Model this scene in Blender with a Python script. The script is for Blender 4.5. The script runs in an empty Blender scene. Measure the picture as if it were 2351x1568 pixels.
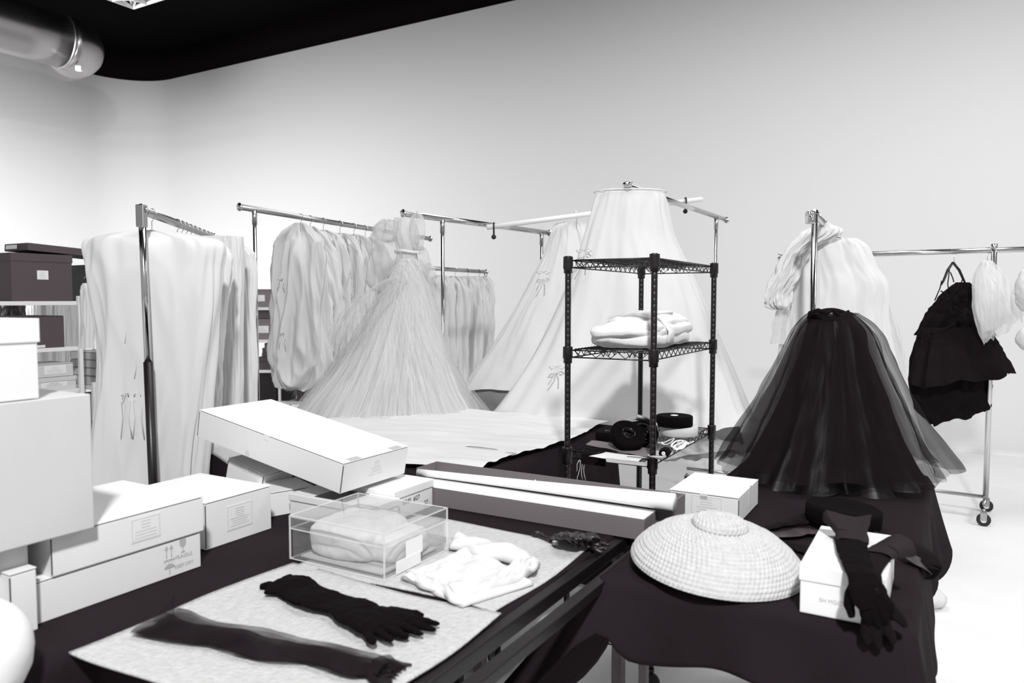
import bpy, bmesh, math, random
from mathutils import Vector, Matrix, noise
random.seed(7)
PI = math.pi
C = bpy.context.scene.collection

# ------------------------------------------------------------------ camera, world, light, exposure
FPX = 1730.0; EYE = 1.6; PITCH = math.atan(95/FPX)
cam_d = bpy.data.cameras.new('camera'); cam = bpy.data.objects.new('camera', cam_d); C.objects.link(cam)
cam.location = (0, 0, EYE); cam.rotation_euler = (PI/2 - PITCH, 0, 0)
cam_d.sensor_width = 36; cam_d.lens = FPX/2351*36; cam_d.clip_end = 100; cam_d.clip_start = .05
cam_d.dof.use_dof = True; cam_d.dof.focus_distance = 3.4; cam_d.dof.aperture_fstop = 3.5
bpy.context.scene.camera = cam
vs = bpy.context.scene.view_settings
vs.view_transform = 'Standard'; vs.look = 'None'; vs.gamma = 1; vs.use_curve_mapping = False
vs.exposure = 0.46
bpy.context.scene.cycles.transparent_max_bounces = 40
w = bpy.data.worlds.new('world'); bpy.context.scene.world = w; w.use_nodes = True
w.node_tree.nodes['Background'].inputs[0].default_value = (1, 1, 1, 1)
w.node_tree.nodes['Background'].inputs[1].default_value = 0.30

def area(name, loc, target, size, power, size_y=None, spread=PI):
    l = bpy.data.lights.new(name, 'AREA'); l.energy = power; l.size = size
    if size_y: l.shape = 'RECTANGLE'; l.size_y = size_y
    l.spread = spread
    o = bpy.data.objects.new(name, l); C.objects.link(o); o.location = loc
    d = Vector(target) - Vector(loc); o.rotation_euler = d.to_track_quat('-Z', 'Y').to_euler()
    return o
area('studio_key_light', (0.2, -1.7, 4.9), (0.2, 3.4, 0.8), .35, 265)
area('studio_top_light', (0.6, 4.2, 6.3), (0.6, 4.6, 0), 3.2, 125, 3.2)
area('studio_left_light', (-7.2, 6.4, 3.3), (-8.6, 13.0, 3.3), 2.6, 400, 2.6)
area('studio_right_light', (5.2, 3.4, 5.0), (5.4, 6.5, 0.0), 1.6, 120, 1.6)

# ------------------------------------------------------------------ helpers
def ray(px, py):
    u = (px-1175.5)/FPX; v = (784-py)/FPX
    cp, sp = math.cos(PITCH), math.sin(PITCH)
    return Vector((u, cp+v*sp, -sp+v*cp))
def P(px, py, Y):                 # point seen at a pixel, on the vertical plane y = Y
    d = ray(px, py); k = Y/d.y
    return Vector((d.x*k, Y, EYE+d.z*k))
def G(px, py, z):                 # point seen at a pixel, on the level z
    d = ray(px, py); k = (z-EYE)/d.z
    return Vector((d.x*k, d.y*k, z))
A_ = Vector((.5, .8660254, 0)); B_ = Vector((-.8660254, .5, 0))
def F(s, t, z=0): return A_*s + B_*t + Vector((0, 0, z))
def FR(s, t, z=0): return Matrix.Translation(F(s, t, z)) @ Matrix.Rotation(-PI/6, 4, 'Z')

def chain(o):
    m = Matrix.Identity(4)
    while o:
        m = Matrix.LocRotScale(o.location, o.rotation_euler, o.scale) @ m; o = o.parent
    return m

class MB:
    def __init__(self, m=None): self.v = []; self.f = []; self.m = m or Matrix.Identity(4)
    def add(self, vs, fs):
        n = len(self.v)
        self.v += [self.m @ Vector(p) for p in vs]; self.f += [tuple(i+n for i in f) for f in fs]
        return self
    def box(self, x0, x1, y0, y1, z0, z1, b=0.0):
        if b <= 0:
            vs = [(x, y, z) for x in (x0, x1) for y in (y0, y1) for z in (z0, z1)]
            return self.add(vs, [(0,1,3,2),(4,6,7,5),(0,4,5,1),(2,3,7,6),(0,2,6,4),(1,5,7,3)])
        bm = bmesh.new()
        r = bmesh.ops.create_cube(bm, size=1)
        for p in bm.verts: p.co = Vector(((x0+x1)/2+p.co.x*(x1-x0), (y0+y1)/2+p.co.y*(y1-y0), (z0+z1)/2+p.co.z*(z1-z0)))
        bmesh.ops.bevel(bm, geom=list(bm.edges), offset=b, segments=2, affect='EDGES', profile=.5)
        bm.verts.index_update()
        self.add([p.co.copy() for p in bm.verts], [tuple(v.index for v in f.verts) for f in bm.faces]); bm.free()
        return self
    def tube(self, pts, rad, seg=10, flat=None, closed=False, cap=True):
        pts = [Vector(p) for p in pts]; n = len(pts)
        if not hasattr(rad, '__len__'): rad = [rad]*n
        vs = []; up = Vector((0, 0, 1))
        for i, p in enumerate(pts):
            a = pts[i-1] if (i > 0 or closed) else p; b = pts[(i+1) % n] if (i < n-1 or closed) else p
            t = (b-a).normalized() if (b-a).length > 1e-9 else Vector((0, 0, 1))
            if i == 0:
                ref = up if abs(t.z) < .95 else Vector((1, 0, 0))
                u = (ref - t*ref.dot(t)).normalized()
            else:
                u = (u - t*u.dot(t)).normalized()
            w_ = t.cross(u)
            for k in range(seg):
                a_ = 2*PI*k/seg; fu = flat if flat else 1
                vs.append(p + u*math.cos(a_)*rad[i]*fu + w_*math.sin(a_)*rad[i])
        fs = []
        m = n if closed else n-1
        for i in range(m):
            for k in range(seg):
                j = (i+1) % n
                fs.append((i*seg+k, i*seg+(k+1) % seg, j*seg+(k+1) % seg, j*seg+k))
        if cap and not closed:
            fs.append(tuple(range(seg))[::-1]); fs.append(tuple((n-1)*seg+k for k in range(seg)))
        return self.add(vs, fs)
    def ellip(self, c, r, rot=None, n=16, e=1.0):
        vs = []; fs = []; R = rot or Matrix.Identity(3); nv = n//2
        sg = lambda x: math.copysign(abs(x)**e, x)
        for i in range(nv+1):
            th = PI*i/nv
            for k in range(n):
                ph = 2*PI*k/n
                q = Vector((r[0]*sg(math.sin(th))*sg(math.cos(ph)), r[1]*sg(math.sin(th))*sg(math.sin(ph)), r[2]*sg(math.cos(th))))
                vs.append(Vector(c) + R @ q)
        for i in range(nv):
            for k in range(n): fs.append((i*n+k, (i+1)*n+k, (i+1)*n+(k+1) % n, i*n+(k+1) % n))
        return self.add(vs, fs)
    def lathe(self, prof, seg=40, cap=True):
        vs = []; fs = []
        for r, z in prof:
            for k in range(seg): vs.append((r*math.cos(2*PI*k/seg), r*math.sin(2*PI*k/seg), z))
        n = len(prof)
        for i in range(n-1):
            for k in range(seg): fs.append((i*seg+k, i*seg+(k+1) % seg, (i+1)*seg+(k+1) % seg, (i+1)*seg+k))
        if cap:
            fs.append(tuple(range(seg))[::-1]); fs.append(tuple((n-1)*seg+k for k in range(seg)))
        return self.add(vs, fs)
    def grid(self, nu, nv, fn, closed_u=False):
        vs = [fn(i/(nu if closed_u else nu-1), j/(nv-1)) for j in range(nv) for i in range(nu)]
        fs = []
        for j in range(nv-1):
            for i in range(nu if closed_u else nu-1):
                k = (i+1) % nu
                fs.append((j*nu+i, j*nu+k, (j+1)*nu+k, (j+1)*nu+i))
        return self.add(vs, fs)
    def build(self, name, mat, parent=None, smooth=False, origin=None, thick=0, remesh=0, disp=None, smooth_it=0, wn=False):
        if parent: inv = chain(parent).inverted(); vs = [inv @ p for p in self.v]; loc = (0, 0, 0)
        else:
            if origin is None:
                xs = [p.x for p in self.v]; ys = [p.y for p in self.v]; zs = [p.z for p in self.v]
                origin = Vector(((min(xs)+max(xs))/2, (min(ys)+max(ys))/2, min(zs)))
            origin = Vector(origin); vs = [p-origin for p in self.v]; loc = origin
        me = bpy.data.meshes.new(name); me.from_pydata([tuple(p) for p in vs], [], self.f); me.validate()
        bm = bmesh.new(); bm.from_mesh(me); bmesh.ops.remove_doubles(bm, verts=bm.verts, dist=1e-6)
        bmesh.ops.recalc_face_normals(bm, faces=bm.faces); bm.to_mesh(me); bm.free()
        if smooth: me.polygons.foreach_set('use_smooth', [True]*len(me.polygons))
        me.materials.append(MAT[mat])
        o = bpy.data.objects.new(name, me); C.objects.link(o); o.location = loc
        if parent: o.parent = parent
        if thick:
            md = o.modifiers.new('thickness', 'SOLIDIFY'); md.thickness = thick; md.offset = 0
        if remesh:
            md = o.modifiers.new('skin', 'REMESH'); md.mode = 'VOXEL'; md.voxel_size = remesh; md.use_smooth_shade = True
        if smooth_it:
            md = o.modifiers.new('soften', 'SMOOTH'); md.iterations = smooth_it; md.factor = .5
        if disp:
            tx = bpy.data.textures.new(name+'_wrinkle', 'CLOUDS'); tx.noise_scale = disp[0]; tx.noise_depth = 2
            md = o.modifiers.new('wrinkles', 'DISPLACE'); md.texture = tx; md.strength = disp[1]; md.mid_level = .5; md.texture_coords = 'LOCAL'
        return o

def tag(o, label=None, cat=None, group=None, kind=None):
    if label: o['label'] = label
    if cat: o['category'] = cat
    if group: o['group'] = group
    if kind: o['kind'] = kind
    return o
def thing(name, label, cat, loc=(0, 0, 0), group=None):
    o = bpy.data.objects.new(name, None); C.objects.link(o); o.location = loc; o.empty_display_size = .05
    return tag(o, label, cat, group)
def copy_tree(o, parent=None):
    c = o.copy(); C.objects.link(c); c.parent = parent
    for ch in [x for x in C.objects if x.parent == o]: copy_tree(ch, c)
    return c

# ------------------------------------------------------------------ materials
MAT = {}
def nd(t, k, **kw):
    n = t.nodes.new(k)
    for a, b in kw.items(): setattr(n, a, b)
    return n
def mat(name, col, rough=.6, metal=0, bump=0, bscale=80, var=0, vscale=6, spec=.5, transl=0, alpha=1.0, alpha_noise=None, sheen=0, wave=None, stretch=None, coat=0, radial=0):
    if not hasattr(col, '__len__'): col = (col, col, col)
    m = bpy.data.materials.new(name); m.use_nodes = True; t = m.node_tree; b = t.nodes['Principled BSDF']; out = t.nodes['Material Output']
    b.inputs['Base Color'].default_value = (*col, 1); b.inputs['Roughness'].default_value = rough
    b.inputs['Metallic'].default_value = metal; b.inputs['Specular IOR Level'].default_value = spec
    b.inputs['Sheen Weight'].default_value = sheen; b.inputs['Coat Weight'].default_value = coat
    co = nd(t, 'ShaderNodeTexCoord'); src = co.outputs['Object']
    if radial:
        sp = nd(t, 'ShaderNodeSeparateXYZ'); t.links.new(src, sp.inputs[0]); at = nd(t, 'ShaderNodeMath', operation='ARCTAN2')
        t.links.new(sp.outputs[0], at.inputs[0]); t.links.new(sp.outputs[1], at.inputs[1])
        m1 = nd(t, 'ShaderNodeMath', operation='MULTIPLY'); m1.inputs[1].default_value = radial; t.links.new(at.outputs[0], m1.inputs[0])
        m2 = nd(t, 'ShaderNodeMath', operation='MULTIPLY'); m2.inputs[1].default_value = .9; t.links.new(sp.outputs[2], m2.inputs[0])
        cb = nd(t, 'ShaderNodeCombineXYZ'); t.links.new(m1.outputs[0], cb.inputs[0]); t.links.new(m2.outputs[0], cb.inputs[2]); src = cb.outputs[0]
    if stretch:
        mp = nd(t, 'ShaderNodeMapping'); mp.inputs['Scale'].default_value = stretch; t.links.new(src, mp.inputs[0]); src = mp.outputs[0]
    if var:
        n = nd(t, 'ShaderNodeTexNoise'); n.inputs['Scale'].default_value = vscale; n.inputs['Detail'].default_value = 5; t.links.new(src, n.inputs[0])
        r = nd(t, 'ShaderNodeMapRange'); r.inputs[1].default_value = .3; r.inputs[2].default_value = .7; r.inputs[3].default_value = 1-var; r.inputs[4].default_value = 1+var*.5
        t.links.new(n.outputs[0], r.inputs[0])
        mx = nd(t, 'ShaderNodeVectorMath', operation='SCALE'); mx.inputs[0].default_value = col; t.links.new(r.outputs[0], mx.inputs['Scale'])
        t.links.new(mx.outputs[0], b.inputs['Base Color'])
    if bump:
        n = nd(t, 'ShaderNodeTexNoise'); n.inputs['Scale'].default_value = bscale; n.inputs['Detail'].default_value = 4; t.links.new(src, n.inputs[0])
        bp = nd(t, 'ShaderNodeBump'); bp.inputs['Strength'].default_value = bump; bp.inputs['Distance'].default_value = .01
        t.links.new(n.outputs[0], bp.inputs['Height']); t.links.new(bp.outputs[0], b.inputs['Normal'])
    sh = b.outputs[0]
    if transl:
        tr = nd(t, 'ShaderNodeBsdfTranslucent'); tr.inputs[0].default_value = (*col, 1)
        ms = nd(t, 'ShaderNodeMixShader'); ms.inputs[0].default_value = transl
        t.links.new(sh, ms.inputs[1]); t.links.new(tr.outputs[0], ms.inputs[2]); sh = ms.outputs[0]
    if alpha < 1 or alpha_noise:
        tp = nd(t, 'ShaderNodeBsdfTransparent'); ms = nd(t, 'ShaderNodeMixShader'); ms.inputs[0].default_value = alpha
        if alpha_noise:
            n = nd(t, 'ShaderNodeTexNoise'); n.inputs['Scale'].default_value = alpha_noise[0]; t.links.new(src, n.inputs[0])
            r = nd(t, 'ShaderNodeMapRange'); r.inputs[1].default_value = .35; r.inputs[2].default_value = .65
            r.inputs[3].default_value = alpha_noise[1]; r.inputs[4].default_value = alpha_noise[2]
            t.links.new(n.outputs[0], r.inputs[0]); t.links.new(r.outputs[0], ms.inputs[0])
        t.links.new(tp.outputs[0], ms.inputs[1]); t.links.new(sh, ms.inputs[2]); sh = ms.outputs[0]
    if sh is not b.outputs[0]: t.links.new(sh, out.inputs[0])
    MAT[name] = m
mat('wall_paint', .80, .9, bump=.05, bscale=40)
mat('floor_paint', .84, .5, bump=.03, bscale=20, var=.03, vscale=3)
mat('black_paint', (.0009, .0004, .0006), .9, spec=.05)
mat('black_fascia', (.0022, .0012, .0017), .9, spec=.05)
mat('board', .75, .75, var=.02, vscale=3)
mat('board_grey', .56, .8, bump=.1, bscale=300, var=.03)
mat('board_cool', .62, .8)
mat('box_dark', (.082, .062, .068), .75, bump=.1, bscale=300)
mat('box_mid', (.20, .175, .182), .75, bump=.1, bscale=300)
mat('long_grey', (.155, .137, .144), .75)
mat('long_white', .82, .7)
mat('ink', (.03, .025, .028), .8)
mat('ink_pale', .42, .8)
mat('paper', .80, .8)
mat('gap', (.05, .042, .046), .9)
mat('black_cloth', (.0145, .0098, .0122), .9, spec=.1, bump=.2, bscale=60, var=.12, vscale=4)
mat('felt', .53, .95, bump=.6, bscale=140, var=.10, vscale=60, spec=.1)
mat('muslin', .78, .85, bump=.06, bscale=14, spec=.15, transl=.12)
mat('muslin_old', .68, .85, bump=.06, bscale=14, spec=.15, transl=.12)
mat('muslin_bright', .76, .85, bump=.08, bscale=30, spec=.15, transl=.15)
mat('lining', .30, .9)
mat('sheet', .74, .85, bump=.2, bscale=16, transl=.1)
mat('terry', .78, .95, bump=.35, bscale=260, spec=.1)
mat('tulle_in', .66, .9, transl=.2, bump=.25, bscale=2, radial=12, var=.16, vscale=1.6)
mat('tulle_out', .74, .9, transl=.3, alpha_noise=(2.0, .08, .42), radial=10, var=.15, vscale=3)
mat('tulle_puff', .74, .9, transl=.35, alpha_noise=(6, .22, .6))
mat('tulle_white', .84, .9, transl=.35, alpha_noise=(1.5, .35, .75), radial=5)
mat('tulle_black', (.010, .0068, .0082), .9, spec=.1, alpha_noise=(1.2, .30, .66), radial=4)
mat('tulle_black_core', (.0055, .0035, .0043), .5, spec=.38, bump=.35, bscale=1.2, radial=8, alpha=.985)
mat('black_fabric', (.0055, .0035, .0045), .9, spec=.12, bump=.3, bscale=50)
mat('black_soft', (.0040, .0025, .0030), .95, spec=.08, bump=.3, bscale=120)
mat('black_satin', (.012, .008, .010), .38, spec=.5)
mat('brown_satin', (.034, .024, .028), .5, spec=.4)
mat('ribbon_dark', (.02, .0145, .017), .45, spec=.5)
mat('sheer_light', (.02, .014, .017), .9, spec=.1, alpha_noise=(9, .28, .6))
mat('ribbon_matte', (.016, .011, .0135), .8, spec=.2, bump=.2, bscale=30)
mat('sheer_black', (.012, .008, .010), .9, spec=.1, alpha_noise=(14, .45, .9))
mat('black_metal', (.008, .0055, .007), .38, spec=.5)
mat('black_gloss', (.003, .002, .0025), .12, spec=.6)
mat('frame_metal', (.006, .0042, .005), .42, spec=.45)
mat('chrome', .62, .16, 1)
mat('brushed', .42, .32, 1)
mat('duct_metal', (.34, .325, .33), .27, 1, bump=.04, bscale=5)
mat('white_metal', .80, .4)
mat('wood_leg', (.10, .08, .085), .6, bump=.2, bscale=40, stretch=(8, 8, 1), var=.3)
mat('rubber', (.012, .009, .010), .6)
mat('plastic_white', .86, .4)
mat('straw', .54, .8, bump=.3, bscale=200, var=.10, vscale=60, spec=.2)
mat('tissue', .80, .9, transl=.3, bump=.6, bscale=12)
mat('foam_grey', .50, .9)
mat('photo_dark', (.018, .013, .016), .4)
mat('scissor', .45, .4)
mat('acrylic_edge', .85, .15, alpha=.5)
mat('tissue_white', .88, .9, transl=.25, bump=.4, bscale=9)
def acrylic():
    m = bpy.data.materials.new('acrylic'); m.use_nodes = True; t = m.node_tree; out = t.nodes['Material Output']; t.nodes.remove(t.nodes['Principled BSDF'])
    tp = nd(t, 'ShaderNodeBsdfTransparent'); tp.inputs[0].default_value = (.95, .95, .95, 1)
    gl = nd(t, 'ShaderNodeBsdfGlossy'); gl.inputs['Roughness'].default_value = .06
    df = nd(t, 'ShaderNodeBsdfDiffuse'); df.inputs[0].default_value = (.8, .8, .8, 1)
    lw = nd(t, 'ShaderNodeLayerWeight'); pw = nd(t, 'ShaderNodeMath', operation='POWER'); pw.inputs[1].default_value = 4; t.links.new(lw.outputs['Facing'], pw.inputs[0])
    fr = nd(t, 'ShaderNodeMath', operation='MULTIPLY_ADD'); fr.inputs[1].default_value = .5; fr.inputs[2].default_value = .03; t.links.new(pw.outputs[0], fr.inputs[0])
    a = nd(t, 'ShaderNodeMixShader'); b = nd(t, 'ShaderNodeMixShader'); b.inputs[0].default_value = .045
    t.links.new(fr.outputs[0], a.inputs[0]); t.links.new(tp.outputs[0], a.inputs[1]); t.links.new(gl.outputs[0], a.inputs[2])
    t.links.new(a.outputs[0], b.inputs[1]); t.links.new(df.outputs[0], b.inputs[2]); t.links.new(b.outputs[0], out.inputs[0])
    MAT['acrylic'] = m
acrylic()

# ------------------------------------------------------------------ the setting
WS, WT, WH, CR = 10.2, 15.1, 6.15, 1.1          # right wall plane s, left wall plane t, wall height, plan radius of the corner
def wall_path():
    pts = [(-6.0, WT)]
    for k in range(13):
        a = PI/2*k/12
        pts.append((WS-CR+CR*math.sin(a), WT-CR+CR*math.cos(a)))
    pts.append((WS, -8.0))
    return pts
def normals(path):
    out = []
    for i in range(len(path)):
        a = Vector(path[max(i-1, 0)]); b = Vector(path[min(i+1, len(path)-1)]); d = (b-a).normalized()
        out.append((d.y, -d.x))                 # towards the room
    return out
wp = wall_path(); wn_ = normals(wp)
COVE = 1.0
def sweep(path, nrm, prof):
    mb = MB(); n = len(prof)
    for (s, t), (ns, nt) in zip(path, nrm):
        for off, z in prof: mb.v.append(F(s+ns*off, t+nt*off, z))
    for i in range(len(path)-1):
        for j in range(n-1): mb.f.append((i*n+j, (i+1)*n+j, (i+1)*n+j+1, i*n+j+1))
    return mb
prof = [(COVE*(1-math.sin(a)), COVE*(1-math.cos(a))) for a in [PI/2*k/10 for k in range(11)]] + [(0, 2.5), (0, WH)]
tag(sweep(wp, wn_, prof).build('wall_back', 'wall_paint', smooth=True, origin=(0, 0, 0), thick=.05), kind='structure')
tag(sweep(wp, wn_, [(-.02, WH), (-.02, WH+.62)]).build('trim_1', 'black_fascia', smooth=True, origin=(0, 0, 0), thick=.04), kind='structure')
mb = MB(); mb.v = [F(-7, -9), F(WS, -9), F(WS, WT), F(-7, WT)]; mb.f = [(0, 1, 2, 3)]
tag(mb.build('floor', 'floor_paint', origin=(0, 0, 0)), kind='structure')
mb = MB(); H = WH+.62; mb.v = [F(-3, -9, H), F(WS+.2, -9, H), F(WS+.2, WT+.2, H), F(-3, WT+.2, H)]; mb.f = [(0, 1, 2, 3)]
tag(mb.build('ceiling', 'black_paint', origin=(0, 0, H)), kind='structure')

# ventilation duct
duct = thing('ventilation_duct', 'round silver metal air duct under the black ceiling at top left', 'air duct', P(140, 92, 11))
dc = P(140, 94, 11.0); R0 = .37
pts = []
for k in range(-18, 2): pts.append(dc + A_*(k*.6))
pts = pts[:-1]
end = pts[-1]; br = .37
arc = [end + A_*(br*math.sin(a)) + B_*(br*(1-math.cos(a))) for a in [PI/2*k/8 for k in range(1, 9)]]
MB().tube(pts, R0, 40).build('duct_pipe', 'duct_metal', duct, True)
MB().tube([end]+arc+[arc[-1]+B_*.3], R0*1.0, 40).build('duct_elbow', 'duct_metal', duct, True)
for k in (-2.2, 0):
    c = dc + A_*(k*.6)
    MB().tube([c-A_*.012, c+A_*.012], R0+.012, 40).build('duct_seam', 'brushed', duct, True)
MB().box(dc.x+.2, dc.x+.28, dc.y-.02, dc.y+.04, dc.z-R0-.05, dc.z-R0+.02, .008).build('duct_clip', 'plastic_white', duct)

# truss corner
tz = P(306, 17, 8.5); tr = thing('lighting_truss', 'white lighting truss corner hanging from the black ceiling at top', 'truss', tz)
for nm, d in (('truss_arm', -A_), ('truss_arm', -B_)):
    o_ = (-B_ if d == -A_ else -A_)*.24
    mb = MB()
    for off in (Vector(), o_):
        for dz in (0, .24): mb.tube([tz+off+Vector((0, 0, dz)), tz+off+d*1.6+Vector((0, 0, dz))], .022, 8)
    for k in range(7):
        a = tz+d*(k*.24); b = tz+o_+d*((k+.5)*.24); mb.tube([a, b, a+d*.24], .012, 6)
        a2 = a+Vector((0, 0, .24)); mb.tube([a, a2+d*.12, a+d*.24], .012, 6)
    mb.build(nm, 'white_metal', tr, True)

# ------------------------------------------------------------------ text
def text(s, size, m4, mt, parent, name='printed_text'):
    cu = bpy.data.curves.new('t', 'FONT'); cu.body = s; cu.size = size; cu.extrude = .0002; cu.resolution_u = 3
    o = bpy.data.objects.new('t', cu); C.objects.link(o); bpy.context.view_layer.update()
    dg = bpy.context.evaluated_depsgraph_get(); me = bpy.data.meshes.new_from_object(o.evaluated_get(dg))
    bpy.data.objects.remove(o); mb = MB(m4)
    mb.add([v.co.copy() for v in me.vertices], [tuple(p.vertices) for p in me.polygons])
    return mb.build(name, mt, parent)

# ------------------------------------------------------------------ boxes
# local frame of a box: x = across (towards the right of the photo), y = away; faces: 'F' (y-), 'R' (x+), 'T' top
def face_m(M4, face, w, d, z, x=0):
    if face == 'F': return M4 @ Matrix.Translation((x, -d/2-.0006, z)) @ Matrix.Rotation(PI/2, 4, 'X')
    if face == 'R': return M4 @ Matrix.Translation((w/2+.0006, x, z)) @ Matrix.Rotation(PI/2, 4, 'Z') @ Matrix.Rotation(PI/2, 4, 'X')
def paper_label(M4, face, w, d, z, x, lw, lh, parent, framed=True, lines=6, paper='paper', seed=1, ink='ink_pale'):
    rnd = random.Random(seed)
    m4 = face_m(M4, face, w, d, z, x)
    lb = MB(m4); lb.box(-lw/2, lw/2, -lh/2, lh/2, 0, .0006); lbo = lb.build('paper_label', paper, parent)
    mb = MB(m4)
    if framed:
        e = .0008
        for a in (-1, 1):
            mb.box(-lw/2+.002, lw/2-.002, a*(lh/2-.003)-e/2, a*(lh/2-.003)+e/2, .0006, .0009)
            mb.box(a*(lw/2-.003)-e/2, a*(lw/2-.003)+e/2, -lh/2+.003, lh/2-.003, .0006, .0009)
    th = lh*.028
    for i in range(lines):
        y = lh*.32 - i*lh*.66/max(1, lines-1); half = lw*(.2 if i < lines//2 else .38)*rnd.uniform(.7, 1)
        xx = -half
        while xx < half:
            l = rnd.uniform(.02, .06)*lw; mb.box(xx, min(xx+l, half), y-th/2, y+th/2, .0006, .0009); xx += l+lw*.012
    mb.build('printed_lines', ink, lbo)
    return lbo
def carton(name, label, M4, w, d, h, mt='board', style='mailer', lid=.03, lidmat=None, cat='box', group=None, open_gap=0, wh_lid=.004):
    """M4 puts the middle of the base; w across, d away, h high"""
    t = thing(name, label, cat, M4.translation, group)
    lidmat = lidmat or mt
    if style == 'mailer':
        MB(M4).box(-w/2, w/2, -d/2, d/2, 0, h-.006, .0012).build('box_body', mt, t)
        MB(M4).box(-w/2+.004, w/2-.004, -d/2+.004, d/2-.004, h-.007, h-.003).build('lid_gap', 'gap', t)
        MB(M4 @ Matrix.Rotation(open_gap, 4, 'Y')).box(-w/2-.001, w/2+.001, -d/2-.001, d/2+.001, h-.0035, h, .001).build('lid', lidmat, t)
        e = .0012
        mb = MB(M4)
        for x in (-w/2, w/2): mb.box(x-e, x+e, -d/2-e/2, -d/2+e, .004, h-.008)
        mb.build('corner_seam', 'gap', t)
        MB(M4).box(-.012, .012, -d/2-.0012, -d/2, h-.004-.016, h-.0036, .0005).build('tuck_tab', mt, t)
    elif style == 'plain':
        MB(M4).box(-w/2, w/2, -d/2, d/2, 0, h, .0025).build('box_body', mt, t)
        MB(M4).box(-w/2+.004, w/2-.004, -.0012, .0012, h, h+.0004).build('top_seam', 'gap', t)
    else:
        MB(M4).box(-w/2, w/2, -d/2, d/2, 0, h-.004, .0015).build('box_body', mt, t)
        MB(M4).box(-w/2-wh_lid, w/2+wh_lid, -d/2-wh_lid, d/2+wh_lid, h-lid, h, .0018).build('lid', lidmat, t)
    return t
def FB(s0, s1, t0, t1, z, tilt=0):
    return FR((s0+s1)/2, (t0+t1)/2, z), t1-t0, s1-s0

# ------------------------------------------------------------------ tables and cloths
def tablecloth(name, label, s0, s1, t0, t1, z, drop, mt='black_cloth', seed=0, amp=.02, n=260, flare=.25):
    """drop(side, u) -> how far the cloth hangs; sides: 0 front (s0), 1 left (t1), 2 back (s1), 3 right (t0)"""
    cs, ct = (s0+s1)/2, (t0+t1)/2; hs, ht = (s1-s0)/2, (t1-t0)/2; rc = .02
    per = []
    L = [2*ht, 2*hs, 2*ht, 2*hs]; tot = sum(L)
    for k in range(n):
        p = tot*k/n; side = 0
        while p > L[side]: p -= L[side]; side += 1
        u = p/L[side]
        if side == 0: s, t = -hs, -ht+u*2*ht
        elif side == 1: s, t = -hs+u*2*hs, ht
        elif side == 2: s, t = hs, ht-u*2*ht
        else: s, t = hs-u*2*hs, -ht
        per.append((s, t, side, u, tot*k/n))
    mb = MB(); rows = []
    vs = []
    for fr in (0.0001, .25, .5, .75, .93, 1):
        vs += [F(cs+a*fr, ct+b*fr, z+.003*noise.noise(Vector((a*fr*3, b*fr*3, seed)))) for a, b, _, _, _ in per]
    K = 12
    for j in range(1, K+1):
        q = j/K
        for a, b, sd, u, pp in per:
            d = drop(sd, u)
            ns, nt = [(-1, 0), (0, 1), (1, 0), (0, -1)][sd]
            cu = min(u, 1-u)*L[sd]; cf = math.exp(-(cu/.10)**2)
            # corner points point outwards diagonally
            if u < .5: o2 = [(0, -1), (-1, 0), (0, 1), (1, 0)][sd]
            else: o2 = [(0, 1), (1, 0), (0, -1), (-1, 0)][sd]
            wv = amp*(math.sin(pp*17+seed)+.6*math.sin(pp*31+2*seed+1.3*q))*q
            out = .012 + wv + .03*q*min(1, d/.3)
            fx = cf*flare*q*d*.6*(1 if (a < 0 and b > 0) else .35)
            zz = z - .006*(1-math.exp(-q*6)) - d*q*(1-.02*cf)
            vs.append(F(cs+a+ns*(out+fx)+o2[0]*fx, ct+b+nt*(out+fx)+o2[1]*fx, zz))
    N = 6+K; fs = []
    for j in range(N-1):
        for i in range(n):
            k = (i+1) % n; fs.append((j*n+i, j*n+k, (j+1)*n+k, (j+1)*n+i))
    mb.v = vs; mb.f = fs
    o = mb.build(name, mt, smooth=True, thick=.002, origin=F(cs, ct, z))
    return tag(o, label, 'tablecloth')
def table(label, s0, s1, t0, t1, z, legmat='frame_metal', topmat='frame_metal', r=.018, inset=.05, group=None):
    t = thing('work_table', label, 'table', F((s0+s1)/2, (t0+t1)/2, 0), group)
    m = FR((s0+s1)/2, (t0+t1)/2, 0); w = t1-t0; d = s1-s0
    MB(m).box(-w/2, w/2, -d/2, d/2, z-.03, z, .004).build('tabletop', topmat, t)
    for a in (-1, 1):
        for b in (-1, 1):
            x, y = a*(w/2-inset), b*(d/2-inset)
            MB(m).box(x-r, x+r, y-r, y+r, 0, z-.03, .002).build('leg', legmat, t)
    return t
TZ = .9
# near table A and neighbour C
tA = table('dark framed work table under the felt sheets and opera gloves', .87, 2.33, .86, 1.5, TZ-.004, legmat='wood_leg')
for t0, t1, z0, z1, lb in ((.806, .836, .862, .897, 0), (.730, .762, .866, .893, 0)):
    m = FR(0, 0, 0)
    MB(m).box(-t1, -t0, .5, 2.12, z0, z1, .003).build('side_rail', 'frame_metal', tA)
for q in (2.04, .55): MB(FR(0, 0, 0)).box(-.86, -.731, q, q+.04, .84, .862).build('rail_bracket', 'frame_metal', tA)
tC = table('work table under the dark cloth carrying the white boxes at left', .42, 2.30, 1.53, 2.42, TZ-.004)
tablecloth('tablecloth', 'dark cloth under the felt sheets on the near table', .895, 2.35, .85, 1.505, TZ,
           lambda sd, u: [.16+.05*math.sin(u*9), .004, .3, .004+.012*abs(math.sin(u*14))][sd], seed=3, amp=.006, flare=.1)
tablecloth('tablecloth', 'dark cloth spread below the stacked white cartons at left', .40, 2.32, 1.50, 2.45, TZ-.0005,
           lambda sd, u: [.3, .35, .3, .18+.04*math.sin(u*11) if u > .74 else .004][sd], seed=5, amp=.012)
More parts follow.
